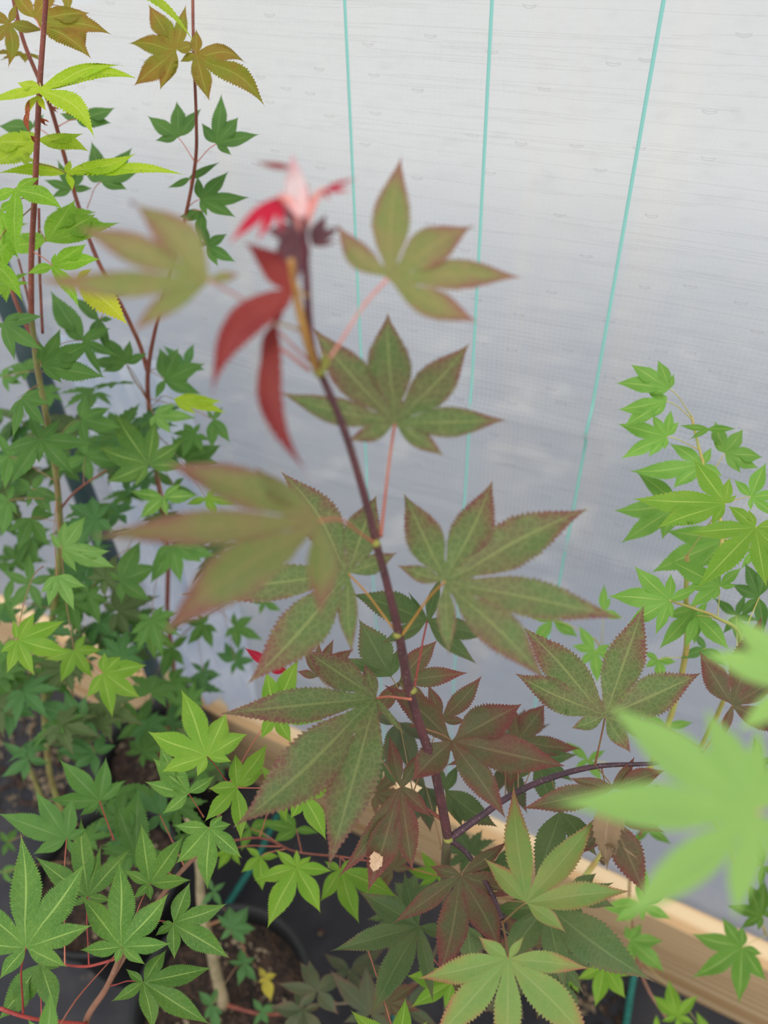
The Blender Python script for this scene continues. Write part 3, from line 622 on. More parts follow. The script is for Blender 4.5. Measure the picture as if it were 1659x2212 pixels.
for c, d, t in (((90, 791), .62, [(131, 707), (205, 735, .17), (230, 815, .16), (136, 830, .16), (84, 735, .2), (175, 770, .2)]),
                ((7, 698), .60, [(95, 683, .15), (94, 757, .17), (33, 782, .14), (46, 672, .2), (-50, 720)]),
                ((47, 860), .64, [(99, 924, .17), (27, 950, .14), (14, 902, .1), (88, 838, .2), (110, 870)]),
                ((88, 949), .66, [(204, 960, .15), (162, 1027, .17), (84, 1002, .2), (3, 975, .18), (132, 903, .18), (20, 1050, .17), (60, 890)]),
                ((178, 735), .70, [(108, 625, .2), (241, 708, .2), (260, 770, .12), (130, 700), (225, 820, .1)]),
                ((215, 690), .72, [(150, 640), (245, 690), (190, 740, .2), (240, 770, .15)]),
                ((68, 1056), .74, [(100, 1018, .2), (138, 1078, .2), (113, 1112, .2), (58, 1098, .2), (32, 1028), (5, 1062)]),
                ((66, 1118), .76, [(112, 1080), (122, 1112), (106, 1182, .2), (38, 1192, .2), (12, 1148)]),
                ((18, 1082), .72, [(4, 1162, .2), (38, 1112), (-30, 1062), (28, 1042), (-30, 1120)]),
                ((20, 985), .74, [(-30, 1010), (60, 1020, .2), (10, 1060, .2), (50, 950), (-10, 930)]),
                ((175, 905), .74, [(240, 880, .2), (265, 925, .2), (190, 965, .2), (130, 945), (185, 850, .25)]),
                ((185, 985), .78, [(260, 950), (280, 1000, .2), (200, 1050, .2), (120, 1020), (170, 930)]),
                ((5, 815), .82, [(50, 830, .2), (20, 850), (-30, 800), (20, 790, .3)]),
                ((65, 1260), .80, [(0, 1230), (60, 1190), (120, 1240), (90, 1320, .2), (20, 1320, .2)]),
                ((10, 1300), .84, [(70, 1290), (40, 1350), (-30, 1350), (30, 1240)])):
    a_('G', c, d, t, None, 'pet_g', 22)
a_('GL', (133, 1186), .64, [(186, 1114, .2), (108, 1150, .2), (240, 1190, .16), (252, 1227, .15), (166, 1237, .18), (140, 1123, .2)], None, None, 24)
a_('GL', (123, 1243), .64, [(87, 1282, .2), (104, 1312, .18), (161, 1322, .17), (187, 1268, .2)], None, None, 24)
a_('F2', (37, 1383), .60, [(76, 1322, .2), (142, 1340, .18), (154, 1409, .18), (75, 1461, .18), (14, 1456, .18), (0, 1410, .2), (28, 1338, .2)], None, None, 26, droop=.1)
a_('F2', (222, 1454), .66, [(262, 1418, .28), (318, 1437, .2), (306, 1508, .2), (243, 1552, .18), (186, 1508, .2), (226, 1408, .28)], (120, 1400, .88), 'pet_r', 24, droop=.1)
a_('F2', (160, 1404), .70, [(222, 1404, .2), (202, 1466, .18), (130, 1476, .2), (186, 1370, .2), (94, 1425, .2)], None, None, 24)
for c, d, t in (((175, 1558), .80, [(60, 1514, .2), (138, 1488, .2), (187, 1500), (158, 1590, .2), (88, 1590, .2), (215, 1590)]),
                ((205, 1626), .84, [(118, 1620, .2), (158, 1662, .22), (252, 1610), (206, 1682, .2), (226, 1574), (150, 1590)]),
                ((60, 1640), .86, [(0, 1600), (90, 1590), (110, 1650, .2), (50, 1690, .2), (0, 1680)]),
                ((20, 1520), .86, [(-30, 1490), (60, 1480), (80, 1550, .2), (20, 1600, .2), (-30, 1580)])):
    a_('GB', c, d, t, None, 'pet_g', 22)
pot(A, -.65, .23, .115)
for x, y, d, s in ((96, 262, .50, .006), (75, 300, .52, .006), (148, 240, .60, .007), (120, 235, .60, .006)): crumple(A.root, x, y, d, s, 'W')
leaf(A, 'W', (62, 215), .50, [(66, 290, .1, .1), (58, 268, .1)], False, None, 12, name='withered_leaf')
leaf(A, 'LY', (80, 205), .505, [(60, 262, .14, .15), (100, 240, .2)], False, None, 14)

# ---- second sapling from the left, bronze leaves at its top
B = Tree('slim sapling near the film with bronze-tinged top leaves, second from the left', (-.72, .44, 0), 'pet_c', .68)
B.branch([(416, -60, .545, 1.7), (418, 100, .56, 1.7), (424, 260, .60, 1.9), (422, 350, .63, 2.2), (402, 460, .67, 2.3), (370, 580, .71, 2.4), (338, 700, .76, 2.8), (320, 800, .80, 3.6), (322, 880, .83, 3.8), (335, 1000, .88, 4.0), (362, 1180, .97, 4.2), (362, 1330, 1.05, 4.6), (375, 1480, 1.12, 5), ('w', -.72, .44, .21, 8)], 'red', 'stem')
B.branch([(362, 1400, 1.07, 2.0), (430, 1340, 1.03, 1.6), (490, 1300, 1.0, 1.3)], 'pale')
B.branch([(318, 860, .82, 1.5), (290, 820, .79, 1.1), (275, 790, .76, .8)], 'red')
b_ = lambda *a, **k: leaf(B, *a, **k)
b_('O', (381, 108), .55, [(277, 94, .2, .06), (288, 186, .22), (345, 196, .2), (320, 8, .2), (402, 8, .15), (425, 96, .3), (335, 40, .2)], (418, 110, .56), 'pet_y', 30)
b_('O', (423, 115), .55, [(533, 138, .17, -.14), (573, 232, .13, -.1), (453, 220, .2), (424, 62, .25), (388, 134, .25)], (418, 112, .56), None, 30)
for typ, c, d, t, att in (('G', (385, 297), .62, [(381, 217, .22), (317, 249, .2), (334, 304, .2), (436, 233, .2)], (421, 350, .63)),
    ('G', (467, 311), .62, [(478, 200, .16), (516, 252, .24), (562, 290, .17), (501, 336, .2), (435, 264, .2)], (424, 352, .63)),
    ('G', (432, 431), .66, [(426, 378, .2), (495, 369, .2), (542, 426, .13), (511, 470, .15), (448, 469, .17)], (405, 448, .67)),
    ('G', (410, 388), .65, [(477, 349, .12), (360, 406, .16)], (412, 400, .65)),
    ('G', (437, 456), .67, [(432, 532, .18), (400, 480), (385, 470, .2)], (402, 455, .67)),
    ('G', (445, 531), .68, [(492, 504, .22), (511, 567, .17), (446, 488, .2), (472, 577, .17), (400, 520)], None),
    ('G', (272, 786), .74, [(219, 722, .2), (189, 779, .16), (219, 803, .18), (281, 733, .22), (320, 763, .2)], (318, 855, .82)),
    ('G', (355, 820), .80, [(344, 750, .22), (386, 750, .24), (445, 785, .2), (438, 852, .17), (335, 864)], None),
    ('GB', (400, 790), .82, [(350, 745), (420, 740, .2), (445, 800, .2), (400, 840)], None),
    ('GL', (333, 897), .76, [(427, 904, .15), (371, 938, .2), (326, 926, .22), (381, 871, .2)], None),
    ('L', (375, 862), .72, [(491, 894, .1), (481, 866, .1), (426, 896, .12), (450, 856, .12)], (325, 880, .83)),
    ('G', (460, 905), .80, [(498, 958, .18), (457, 972, .2), (482, 878, .2), (446, 884, .2)], None),
    ('F', (320, 1004), .74, [(247, 888, .2), (336, 904, .18), (392, 954, .2), (213, 965, .2), (228, 1042, .2), (292, 1052, .2), (400, 1010)], (340, 1020, .89)),
    ('G', (400, 995), .82, [(425, 930, .24), (480, 960, .2), (475, 1005, .2), (430, 1040), (370, 940)], None),
    ('F', (353, 1074), .74, [(391, 1044, .2), (279, 1060, .2), (300, 1122, .2), (362, 1118, .2), (428, 1070, .2)], None),
    ('G', (375, 1050), .84, [(330, 1010), (400, 1030), (430, 1070), (350, 1100)], None),
    ('F2', (445, 1075), .76, [(517, 1090, .16), (470, 1050, .2), (470, 1120, .2), (400, 1090)], None),
    ('G', (372, 1175), .80, [(329, 1217, .2), (391, 1262, .18), (324, 1262, .2), (437, 1216, .2), (472, 1205, .17)], None),
    ('G', (258, 1255), .76, [(305, 1164, .2), (341, 1220, .22), (327, 1300, .2), (262, 1306, .2), (233, 1234, .2)], None),
    ('G', (190, 1285), .80, [(221, 1264, .2), (237, 1301, .2), (150, 1290), (216, 1352, .2), (170, 1250)], None),
    ('G', (441, 1348), .96, [(425, 1320, .2), (394, 1338, .2), (402, 1394, .2), (461, 1402, .2), (472, 1366, .2), (450, 1322)], (440, 1335, 1.02)),
    ('G', (506, 1353), .96, [(506, 1320, .2), (549, 1331, .22), (571, 1384, .17), (516, 1407, .2), (484, 1379, .2)], (470, 1315, 1.01)),
    ('GB', (508, 1428), .98, [(485, 1384, .2), (464, 1409, .2), (531, 1452, .2), (552, 1425, .2), (530, 1394, .2), (500, 1460)], None),
    ('F', (325, 1362), .84, [(318, 1334, .3), (346, 1320, .3), (298, 1366), (334, 1427, .2), (380, 1402, .2), (285, 1390)], None),
    ('G', (370, 1400), .96, [(400, 1440, .2), (350, 1470, .2), (330, 1420), (410, 1370)], None),
    ('GB', (440, 1450), 1.0, [(410, 1430), (455, 1420), (480, 1460, .2), (440, 1500, .2), (400, 1480)], None),
    ('G', (300, 1560), .98, [(260, 1500), (330, 1500, .2), (360, 1560), (310, 1620, .2), (250, 1600, .2)], None),
    ('GB', (370, 1570), .98, [(320, 1540), (380, 1500, .2), (420, 1560), (390, 1610, .2)], None),
    ('G', (380, 1520), 1.02, [(345, 1470), (400, 1470, .2), (430, 1510), (360, 1560, .2)], None),
    ('G', (570, 1300), .96, [(560, 1330, .2), (610, 1320, .2), (540, 1300), (585, 1270)], None)):
    b_(typ, c, d, t, att, 'pet_c' if typ == 'G' and c[1] < 500 else 'pet_g', 22)
pot(B, -.72, .445, .10, .24)

# ---- in-focus green maple, lower left
E = Tree('in-focus green maple with pale-speckled leaves in the lower left corner', (-.40, -.17, 0), 'pet_r')
E.branch([(272, 2035, .53, 2.0), (232, 2130, .55, 2.3), (190, 2195, .57, 2.5), (150, 2290, .62, 3), ('w', -.41, -.12, .5, 5), ('w', -.40, -.17, .2, 6)], 'brown', 'stem')
E.branch([(235, 2125, .55, 1.6), (330, 1965, .60, 2.0), (385, 1890, .62, 2.0), (440, 1830, .62, 1.8), (470, 1770, .60, 1.4), (490, 1700, .58, 1.1)], 'brown')
E.branch([(262, 2068, .545, 1.0), (192, 2087, .54, 1.0), (140, 2084, .53, .8)], 'pet_red')
E.branch([(188, 2212, .57, 1.2), (70, 2200, .53, 1.3), (0, 2178, .52, 1.4)], 'pet_red')
E.branch([(440, 1830, .62, 1.2), (560, 1810, .66, 1.0), (640, 1840, .68, .9), (735, 1850, .68, .9)], 'red')
e_ = lambda *a, **k: leaf(E, *a, **k)
e_('F', (56, 2047), .465, [(44, 1797, .145), (186, 1859, .15), (201, 1998, .17), (146, 2089, .22), (-2, 2117, .2), (-110, 2040, .15), (-75, 1925, .15)], (50, 2195, .53), 'pet_red', 38, droop=.06, pr=.9, sk=.72)
e_('F', (262, 2046), .48, [(256, 1854, .17), (366, 1927, .16), (371, 2038, .18), (315, 2084, .2), (249, 2083, .25), (171, 2052, .2), (174, 1934, .2)], (268, 2045, .53), 'pet_red', 38, droop=.06, sk=.72)
e_('F', (374, 1995), .50, [(411, 1904, .2), (492, 1951, .17), (498, 2071, .19), (377, 2074, .2), (349, 1992, .25), (335, 2022, .2)], (312, 2000, .59), 'pet_red', 36, droop=.06, sk=.7)
e_('F', (310, 2122), .48, [(361, 2050, .2), (462, 2089, .16), (456, 2214, .17), (330, 2230, .18), (239, 2164, .17), (271, 2092, .2)], (238, 2130, .55), 'pet_red', 38, droop=.06, sk=.7)
e_('F', (88, 2080), .54, [(-5, 2205, .2), (122, 2194, .22), (30, 2190, .2), (130, 2090)], (90, 2200, .53), 'pet_red', 30)
e_('GL', (98, 2270), .40, [(109, 2139, .16), (60, 2200, .2), (140, 2230, .2)], None, None, 24)
e_('F', (189, 1936), .54, [(175, 1764, .16), (74, 1849, .18), (281, 1834, .16), (154, 1960, .2), (243, 1945, .2), (218, 1824, .1)], (192, 2085, .54), 'pet_red', 34)
e_('F', (323, 1909), .55, [(305, 1777, .18), (398, 1804, .18), (414, 1901, .2), (266, 1880, .2), (287, 1941, .2), (326, 1946, .25)], None, 'pet_r', 34)
e_('G', (144, 1812), .58, [(-8, 1756, .17), (75, 1707, .18), (158, 1721, .2), (188, 1790, .2), (70, 1846, .2), (165, 1855, .2)], None, None, 32)
e_('G', (215, 1730), .62, [(127, 1639, .2), (229, 1634, .2), (271, 1685, .18), (102, 1725, .16), (171, 1763, .2)], (246, 1815, .62), 'pet_red', 28, pr=.8)
e_('G', (293, 1848), .64, [(247, 1724, .2), (214, 1830, .2), (357, 1840, .2), (300, 1700, .2)], None, None, 26)
e_('GB', (345, 1760), .68, [(290, 1700), (350, 1690, .25), (390, 1740), (310, 1800, .2), (370, 1810)], None, None, 24)
e_('GB', (260, 1790), .70, [(200, 1790), (250, 1730, .2), (310, 1770), (240, 1850, .2)], None, None, 24)
e_('F2', (447, 1633), .525, [(390, 1487, .18), (489, 1539, .24), (536, 1585, .2), (502, 1646, .2), (425, 1679, .2), (347, 1669, .2), (317, 1579, .19)], (493, 1692, .56), 'pet_red', 36, droop=.05, sk=.7)
e_('F', (407, 1714), .57, [(330, 1637, .2), (345, 1611, .2), (311, 1688, .2), (349, 1759, .2), (466, 1674, .2), (370, 1700)], (440, 1765, .60), 'pet_r', 30)
e_('F2', (512, 1700), .52, [(508, 1627, .22), (578, 1604, .17), (573, 1665, .2), (520, 1819, .17), (441, 1776, .18), (449, 1703, .22)], (500, 1690, .57), 'pet_r', 34, sk=.7)
e_('F', (452, 1788), .55, [(374, 1782, .2), (379, 1866, .2), (449, 1924, .18), (524, 1855, .19), (500, 1780), (481, 1761)], (445, 1800, .61), 'pet_r', 32, sk=.7)
e_('F2', (641, 1873), .62, [(594, 1834, .2), (640, 1834, .2), (673, 1849, .2), (719, 1882, .2), (693, 1974, .2), (577, 2007, .18), (547, 1903, .19)], (642, 1845, .67), 'pet_r', 32, droop=.05, sk=.66)
e_('F2', (735, 1878), .64, [(691, 1949, .2), (777, 1997, .18), (862, 1940, .18), (775, 1855, .2), (700, 1860)], None, None, 30)
e_('F2', (562, 1850), .70, [(567, 1925, .25), (605, 1850, .2), (520, 1885, .2), (530, 1830, .2)], None, None, 24)
e_('F2', (655, 1718), .53, [(705, 1817, .22), (722, 1690, .25), (572, 1746, .2), (628, 1768, .25)], None, None, 30)
e_('F2', (593, 1542), .56, [(563, 1598, .22), (630, 1606, .24), (702, 1558, .2), (647, 1419, .17), (574, 1449, .22)], None, None, 30)
e_('LG', (500, 1835), .74, [(470, 1880, .2), (520, 1870, .2), (460, 1850), (480, 1800)], None, None, 22)
e_('B2', (640, 1790), .74, [(600, 1750, .25), (690, 1800, .2), (590, 1820, .25), (560, 1780)], None, None, 22)
e_('B2', (540, 1790), .76, [(590, 1770, .25), (580, 1810), (520, 1840, .2), (500, 1760)], None, None, 22)
e_('F2', (945, 1892), .66, [(876, 1877, .2), (908, 1836, .16), (905, 1915, .2), (975, 1920)], None, None, 24)
e_('F2', (977, 2122), .60, [(878, 2108, .2), (886, 2177, .18), (902, 2090, .2), (1010, 2098, .2), (960, 2180, .2)], None, None, 28)
e_('F2', (860, 2265), .50, [(756, 2181, .16), (876, 2154, .18), (925, 2205, .2), (700, 2260)], None, None, 30)
e_('F2', (600, 1700), .66, [(560, 1650), (640, 1680), (620, 1780, .2), (560, 1740, .2)], None, None, 24)
pot(E, -.40, -.17)

# ---- potted seedling with a pale trunk, lower middle left
Q = Tree('small maple with a bare pale tan trunk in a black pot, bottom left', (-.371, .169, 0), 'pet_g')
Q.branch([(484, 2172, 1.03, 8.5), (462, 2080, 1.0, 7.2), (436, 1960, .97, 6.2), (430, 1870, .95, 5.2), (410, 1780, .93, 4.5), (380, 1700, .92, 3.5)], 'pale', 'trunk')
Q.branch([(480, 2168, 1.03, 3), (560, 2190, 1.0, 2), (620, 2190, .97, 1.4)], 'red')
Q.branch([(445, 2000, .98, 2.5), (500, 1990, .92, 1.6), (530, 2060, .92, 1.1)], 'pet_g')
q_ = lambda *a, **k: leaf(Q, *a, **k)
for typ, c, d, t in (('GB', (500, 2007), .88, [(495, 1957, .3), (537, 1957, .25), (554, 2006, .25), (532, 2040, .25), (468, 1975), (474, 2032)]),
    ('GB', (526, 2082), .88, [(552, 2068, .25), (556, 2122, .2), (514, 2132, .2), (520, 2048, .3), (490, 2076)]),
    ('YE', (572, 2112), .94, [(560, 2088, .3), (598, 2104, .3), (586, 2166, .25), (558, 2124)]),
    ('GB', (458, 2172), .90, [(428, 2140, .25), (470, 2130, .2), (482, 2192), (440, 2204), (476, 2240)]),
    ('GB', (565, 2185), .92, [(602, 2172, .25), (580, 2214, .25), (545, 2156, .25), (545, 2220)]),
    ('GB', (460, 1925), .88, [(440, 1880), (488, 1905), (480, 1960, .2), (430, 1960)]),
    ('G', (15, 1820), .92, [(39, 1789, .25), (-2, 1794, .25), (36, 1842, .2), (5, 1852, .2)]),
    ('G', (5, 1885), .92, [(40, 1870, .25), (30, 1910), (-20, 1880)])):
    q_(typ, c, d, t, None, 'pet_g', 20)
pot(Q, -.371, .169, .12, .275)

# ---- bright green maple on the right, against the film
D = Tree('bright fresh-green maple on the right, against the film and the timber', (.18, .24, 0), 'pet_y')
D.branch([(1484, 1200, .56, 1.6), (1482, 1300, .58, 2.0), (1480, 1420, .62, 2.4), (1430, 1600, .68, 2.6), (1330, 1800, .75, 2.8), (1225, 1960, .80, 3), (1190, 2150, .86, 3.5), ('w', .10, .26, .34, 4.5), ('w', .17, .24, .20, 5.5)], 'yel', 'stem')
D.branch([(1494, 900, .60, 1.0), (1508, 960, .60, 1.1), (1530, 1040, .60, 1.3), (1560, 1150, .59, 1.6), (1540, 1240, .58, 1.6), (1484, 1330, .585, 1.9)], 'yel')
D.branch([(1446, 1297, .50, .8), (1500, 1315, .52, 1.0), (1550, 1335, .54, 1.2), (1600, 1382, .57, 1.6), (1560, 1520, .66, 2.0), (1500, 1640, .74, 2.3)], 'yel')
D.branch([(1560, 1210, .585, 1.2), (1620, 1170, .56, 1.1), (1680, 1140, .55, 1.0)], 'yel')
D.branch([(1420, 1700, .80, 1.8), (1360, 1900, .90, 1.8), (1385, 2100, .98, 2.0), (1440, 2200, .97, 1.6)], 'brown')
D.branch([(1440, 1620, .73, 2.0), (1560, 1800, .82, 2.0), (1656, 2022, .88, 1.2)], 'yel')
D.branch([(1450, 1600, .70, 1.5), (1340, 1460, .72, 1.2), (1285, 1380, .73, .8)], 'yel')
d_ = lambda *a, **k: leaf(D, *a, **k)
for typ, c, d, t, att in (('B', (1447, 840), .60, [(1361, 786, .18), (1420, 776, .2), (1456, 807, .22), (1329, 828, .15), (1400, 850)], (1494, 900, .60)),
    ('B', (1440, 867), .58, [(1334, 885, .17), (1347, 921, .17), (1402, 905, .2), (1395, 836, .2), (1430, 850)], (1494, 905, .60)),
    ('B', (1440, 943), .60, [(1332, 915, .17), (1408, 894, .2), (1450, 884, .2), (1468, 911, .2), (1339, 993, .15), (1400, 988, .18), (1436, 972)], (1508, 970, .60)),
    ('B', (1566, 979), .60, [(1544, 908, .25), (1606, 926, .27), (1649, 988, .2), (1601, 1023, .2), (1538, 944, .2), (1640, 1012, .18)], (1540, 1020, .60)),
    ('B2', (1530, 925), .62, [(1466, 918, .12), (1592, 926, .14), (1488, 950, .12)], (1510, 935, .60)),
    ('B', (1518, 1004), .60, [(1357, 1018, .14), (1444, 957, .18), (1538, 966, .25), (1453, 1056, .2), (1562, 1030, .2)], None),
    ('B', (1465, 1091), .62, [(1323, 1103, .16), (1339, 1175, .15), (1373, 1019, .17), (1430, 1167, .2), (1482, 1112)], None),
    ('F2', (1567, 1087), .52, [(1497, 988, .2), (1577, 1030, .22), (1593, 1069, .2), (1363, 1077, .12), (1418, 1141, .16), (1535, 1137, .2)], None),
    ('F2', (1632, 1139), .50, [(1479, 1152, .14), (1502, 1275, .16), (1656, 1271, .17), (1571, 1092, .2), (1617, 1099, .2), (1710, 1130), (1725, 1240)], None),
    ('B', (1622, 1073), .58, [(1656, 998, .22), (1584, 1035, .22), (1700, 1070), (1680, 1120), (1622, 1104, .2)], None),
    ('B', (1570, 1165), .63, [(1435, 1147, .17), (1404, 1238, .15), (1498, 1232, .17), (1560, 1210)], None),
    ('B', (1446, 1297), .50, [(1311, 1288, .16), (1369, 1221, .18), (1449, 1237, .2), (1508, 1272, .2), (1415, 1373, .17), (1453, 1337, .2), (1352, 1352, .16)], (1450, 1300, .505)),
    ('B', (1554, 1266), .53, [(1441, 1208, .18), (1603, 1225, .2), (1544, 1224, .2), (1478, 1270, .16), (1488, 1312, .2), (1540, 1298, .22), (1592, 1266, .2)], (1550, 1335, .54)),
    ('B', (1500, 1317), .57, [(1422, 1404, .17), (1500, 1394, .2), (1548, 1350, .2), (1438, 1330, .2)], None),
    ('B', (1505, 1330), .56, [(1577, 1406, .2), (1530, 1300), (1480, 1400, .2)], None),
    ('G', (1640, 1290), .58, [(1578, 1260, .2), (1608, 1214, .2), (1662, 1198, .2), (1598, 1335, .2), (1650, 1370, .2)], None),
    ('G', (1590, 1330), .62, [(1540, 1290), (1610, 1280), (1640, 1340), (1600, 1400, .2), (1560, 1370)], None),
    ('B', (1630, 1190), .60, [(1580, 1180), (1600, 1230), (1670, 1240), (1670, 1150)], None),
    ('B', (1194, 1339), .76, [(1143, 1330, .2), (1226, 1351, .2), (1250, 1377, .2), (1150, 1400, .2), (1170, 1310), (1210, 1300)], (1285, 1380, .73)),
    ('B', (1285, 1405), .72, [(1233, 1394, .2), (1250, 1349, .2), (1290, 1477, .2), (1322, 1392, .2), (1332, 1424, .2), (1250, 1440)], (1310, 1420, .72)),
    ('B', (1303, 1320), .72, [(1306, 1260, .18), (1347, 1336, .2), (1262, 1322, .2), (1320, 1290)], (1300, 1390, .73)),
    ('B', (1422, 1425), .62, [(1393, 1442, .25), (1462, 1430, .22), (1432, 1473, .25), (1390, 1408, .2)], None),
    ('G', (1525, 1400), .62, [(1468, 1424, .2), (1570, 1440, .2), (1500, 1365, .2), (1520, 1460)], None),
    ('B', (1365, 1490), .68, [(1330, 1520, .25), (1380, 1540, .2), (1400, 1480), (1320, 1460)], None),
    ('B', (1440, 1570), .70, [(1400, 1620, .2), (1470, 1640, .2), (1500, 1560), (1380, 1540)], None),
    ('B', (1270, 1640), .72, [(1240, 1660, .2), (1300, 1690, .2), (1220, 1600), (1310, 1620)], None),
    ('B2', (1603, 2047), .80, [(1492, 2016, .17), (1559, 1979, .18), (1604, 1999, .25), (1492, 2113, .17), (1596, 2170, .17), (1657, 2120, .18), (1648, 2061, .2)], (1656, 2020, .86)),
    ('B2', (1646, 1978), .82, [(1568, 1956, .17), (1599, 2007, .2), (1637, 2012, .2), (1616, 1908, .2), (1652, 1898, .2), (1700, 1960)], (1656, 2018, .86)),
    ('F2', (1463, 2196), .85, [(1445, 2114, .2), (1409, 2149, .2), (1510, 2149, .2), (1428, 2206, .2), (1502, 2212, .2), (1470, 2240)], (1440, 2205, .95)),
    ('F2', (1420, 2225), .86, [(1418, 2190, .2), (1440, 2240), (1390, 2240)], None),
    ('F2', (1530, 2240), .86, [(1503, 2183, .2), (1560, 2230), (1500, 2250)], None),
    ('B', (1360, 2032), .84, [(1386, 1994, .25), (1435, 2033, .22), (1437, 2102, .2), (1350, 1998, .25), (1370, 2080, .2)], None),
    ('B', (1385, 1953), .78, [(1452, 1986, .18), (1388, 1992, .2), (1391, 1863, .2), (1447, 1920, .2), (1328, 1992, .2), (1298, 1960, .2)], None),
    ('F2', (1306, 2084), .78, [(1243, 2116, .2), (1285, 2177, .2), (1352, 2158, .2), (1374, 2106, .2), (1290, 2060)], None),
    ('F2', (1235, 2120), .78, [(1200, 2150), (1252, 2146), (1230, 2080)], None),
    ('B2', (1400, 1790), .86, [(1361, 1830, .17), (1453, 1826, .17), (1380, 1760), (1430, 1770)], None),
    ('B2', (1640, 1640), .70, [(1600, 1650, .2), (1650, 1700, .2), (1630, 1590), (1690, 1650)], None),
    ('B2', (1648, 1870), .80, [(1600, 1840), (1640, 1920, .2), (1700, 1900), (1630, 1800, .2)], None)):
    d_(typ, c, d, t, att, 'pet_y', 24)
pot(D, .18, .24, .11, .24)

# ---- pale leaves close to the lens, right
G_ = Tree('blurred pale green maple with large leaves close to the lens at the right edge', (.44, .04, 0), 'pet_o')
G_.branch([(1760, 1700, .24, 1.6), ('w', .26, .11, 1.12, 2.5), ('w', .34, .08, .8, 4), ('w', .44, .04, .2, 6)], 'yel', 'stem')
G_.branch([(1790, 1450, .26, 1.2), (1850, 1600, .27, 1.6), ('w', .26, .11, 1.12, 2.4)], 'yel')
g_ = lambda *a, **k: leaf(G_, *a, **k)
g_('P', (1636, 1755), .188, [(1185, 1733, .115), (1305, 1515, .125), (1522, 1525, .15), (1332, 1996, .135), (1586, 1992, .15), (1640, 1560, .13), (1720, 1640), (1740, 1900)], (1760, 1710, .24), 'pet_c', 30, gx=.3, gy=-.3, droop=.1)
g_('P', (1740, 1480), .20, [(1564, 1322, .14), (1508, 1410, .13), (1590, 1585, .16), (1700, 1330)], (1790, 1460, .26), 'pet_c', 28, gx=.3, gy=-.3)
pot(G_, .44, .04)

# ---- hidden repeat leaves inside the crowns
for i in range(75):
    x, y = R.uniform(-60, 330), R.uniform(880, 1640)
    filler(A, R.choice(('G', 'G', 'GB', 'DG')), x, y, R.uniform(.78, .98), R.uniform(.042, .056))
for i in range(26):
    x, y = R.uniform(230, 470), R.uniform(960, 1680)
    filler(B, R.choice(('G', 'GB', 'DG')), x, y, R.uniform(.9, 1.04), R.uniform(.036, .048))
for i in range(12):
    filler(E, 'G', R.uniform(180, 440), R.uniform(1700, 1900), R.uniform(.68, .78), R.uniform(.03, .04))
for i in range(14):
    filler(H, R.choice(('DG', 'DR', 'RD')), R.uniform(780, 1320), R.uniform(1560, 2180), R.uniform(.64, .74), R.uniform(.034, .045))

for x, y in ((150, 760), (200, 850), (250, 830), (110, 850), (60, 800), (240, 640), (300, 930), (420, 940)):
    filler(B, 'G', x, y, R.uniform(.78, .86), R.uniform(.036, .044))
for x, y, t in ((30, 335, 'L'), (18, 500, 'LG'), (150, 470, 'LG'), (20, 620, 'LG'), (60, 120, 'O')):
    filler(A, t, x, y, .62, .036)
# ---- ropes
def rope(pts, label, r=.0035):
    o0 = on_z(*pts[0][:2], .02); rows = []
    N_ = []
    for x, y, z in pts: p = on_z(x, y, z); N_.append([p.x, p.y, p.z])
    path = catmull(N_, 16); vs, fs = [], []
    for s in range(3):
        strand = []
        for i, p in enumerate(path):
            t = Vector(path[min(i+1, len(path)-1)])-Vector(path[max(i-1, 0)]); t.normalize(); a = t.cross(Vector((0, 0, 1))).normalized(); b = t.cross(a)
            th = i*.9+s*2.094; q = Vector(p)+a*math.cos(th)*r*.55+b*math.sin(th)*r*.55; strand.append([*q, r*.62])
        v, f = tube_geo(strand, 6); k = len(vs); vs += v; fs += [tuple(i+k for i in q) for q in f]
    o = link('rope', mesh('rope', vs, fs, o0), ROPE, None, o0); o['label'] = label; o['category'] = 'rope'; o['group'] = 'teal ropes on the ground'
N = NT('teal braided rope'); P = N.n('ShaderNodeTexCoord').outputs['Object']
ROPE = N.done(N.bsdf(N.mix(N.ramp(N.noise(P, 900, 2), .4, .6), lin((26, 104, 96)), lin((50, 140, 128))), .6))
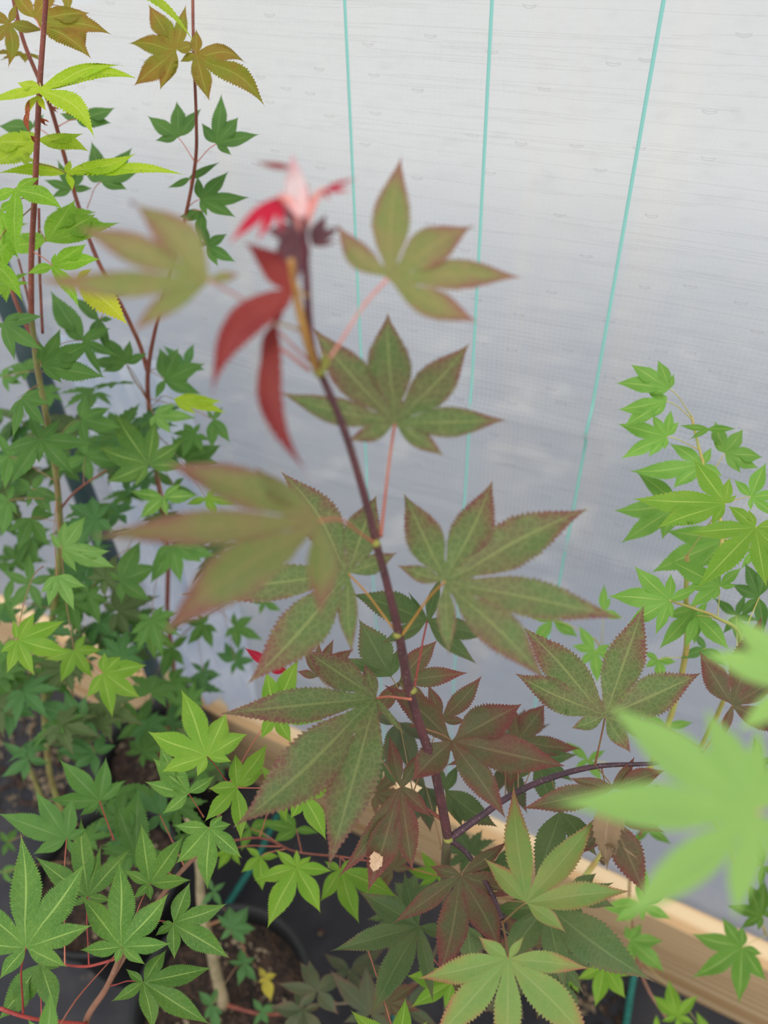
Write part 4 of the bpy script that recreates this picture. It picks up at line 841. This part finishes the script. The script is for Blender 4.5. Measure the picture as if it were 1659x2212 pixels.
rope([(600, 1760, .012), (560, 1845, .05), (530, 1895, .06), (497, 1945, .06), (468, 1990, .05), (440, 2050, .012)], 'teal braided rope behind the pale tan trunk, on the left', .0055)
rope([(1372, 2095, .02), (1362, 2150, .02), (1350, 2230, .012)], 'teal braided rope in front of the timber, lower right', .005)
rope([(880, 1960, .012), (868, 2080, .012), (856, 2150, .012), (850, 2230, .012)], 'teal braided rope under the red-green leaves, bottom centre', .005)
# ---- litter on the ground cover
def litter(x0, x1, y0, y1, n, label):
    vs, fs = [], []; c = Vector(((x0+x1)/2, (y0+y1)/2, 0))
    for i in range(n):
        x, y = max(x0, min(x1, R.gauss(c.x, (x1-x0)*.3))), max(y0, min(y1, R.gauss(c.y, (y1-y0)*.3))); s = R.uniform(.003, .012); a = R.uniform(0, 6.28); b = len(vs)
        for k, (p, q) in enumerate(((1, 0), (.2, .45), (-1, .1), (-.1, -.4))):
            vs.append((x+s*(p*math.cos(a)-q*math.sin(a)), y+s*(p*math.sin(a)+q*math.cos(a)), .003+R.uniform(0, .006)))
        vs.append((x, y, .001)); fs += [(b, b+1, b+2, b+3), (b+4, b+1, b), (b+4, b+2, b+1), (b+4, b+3, b+2), (b+4, b, b+3)]
    o = link('leaf_litter', mesh('leaf_litter', vs, fs, c), GRIT, None, c); o['label'] = label; o['category'] = 'litter'; o['kind'] = 'stuff'
litter(-1.20, -.92, .28, .50, 400, 'brown bark and leaf litter on the ground cover, far left')
litter(-.10, .14, .42, .52, 240, 'brown bark litter on the ground by the timber, lower right')
def stone(x, y, r, label):
    import bmesh
    bm = bmesh.new(); bmesh.ops.create_icosphere(bm, subdivisions=2, radius=r)
    for v in bm.verts: v.co *= R.uniform(.9, 1.1); v.co.z *= .8
    me = bpy.data.meshes.new('pebble'); bm.to_mesh(me); bm.free(); p = on_z(x, y, r*.8)
    o = link('pebble', me, GRIT, None, p); o['label'] = label; o['category'] = 'pebble'; o['group'] = 'pebbles on the ground cover'
stone(693, 2014, .006, 'small round grey pebble on the black ground cover, lower centre left')
stone(72, 1692, .006, 'small round grey pebble on the ground cover left of the forked green trunk')
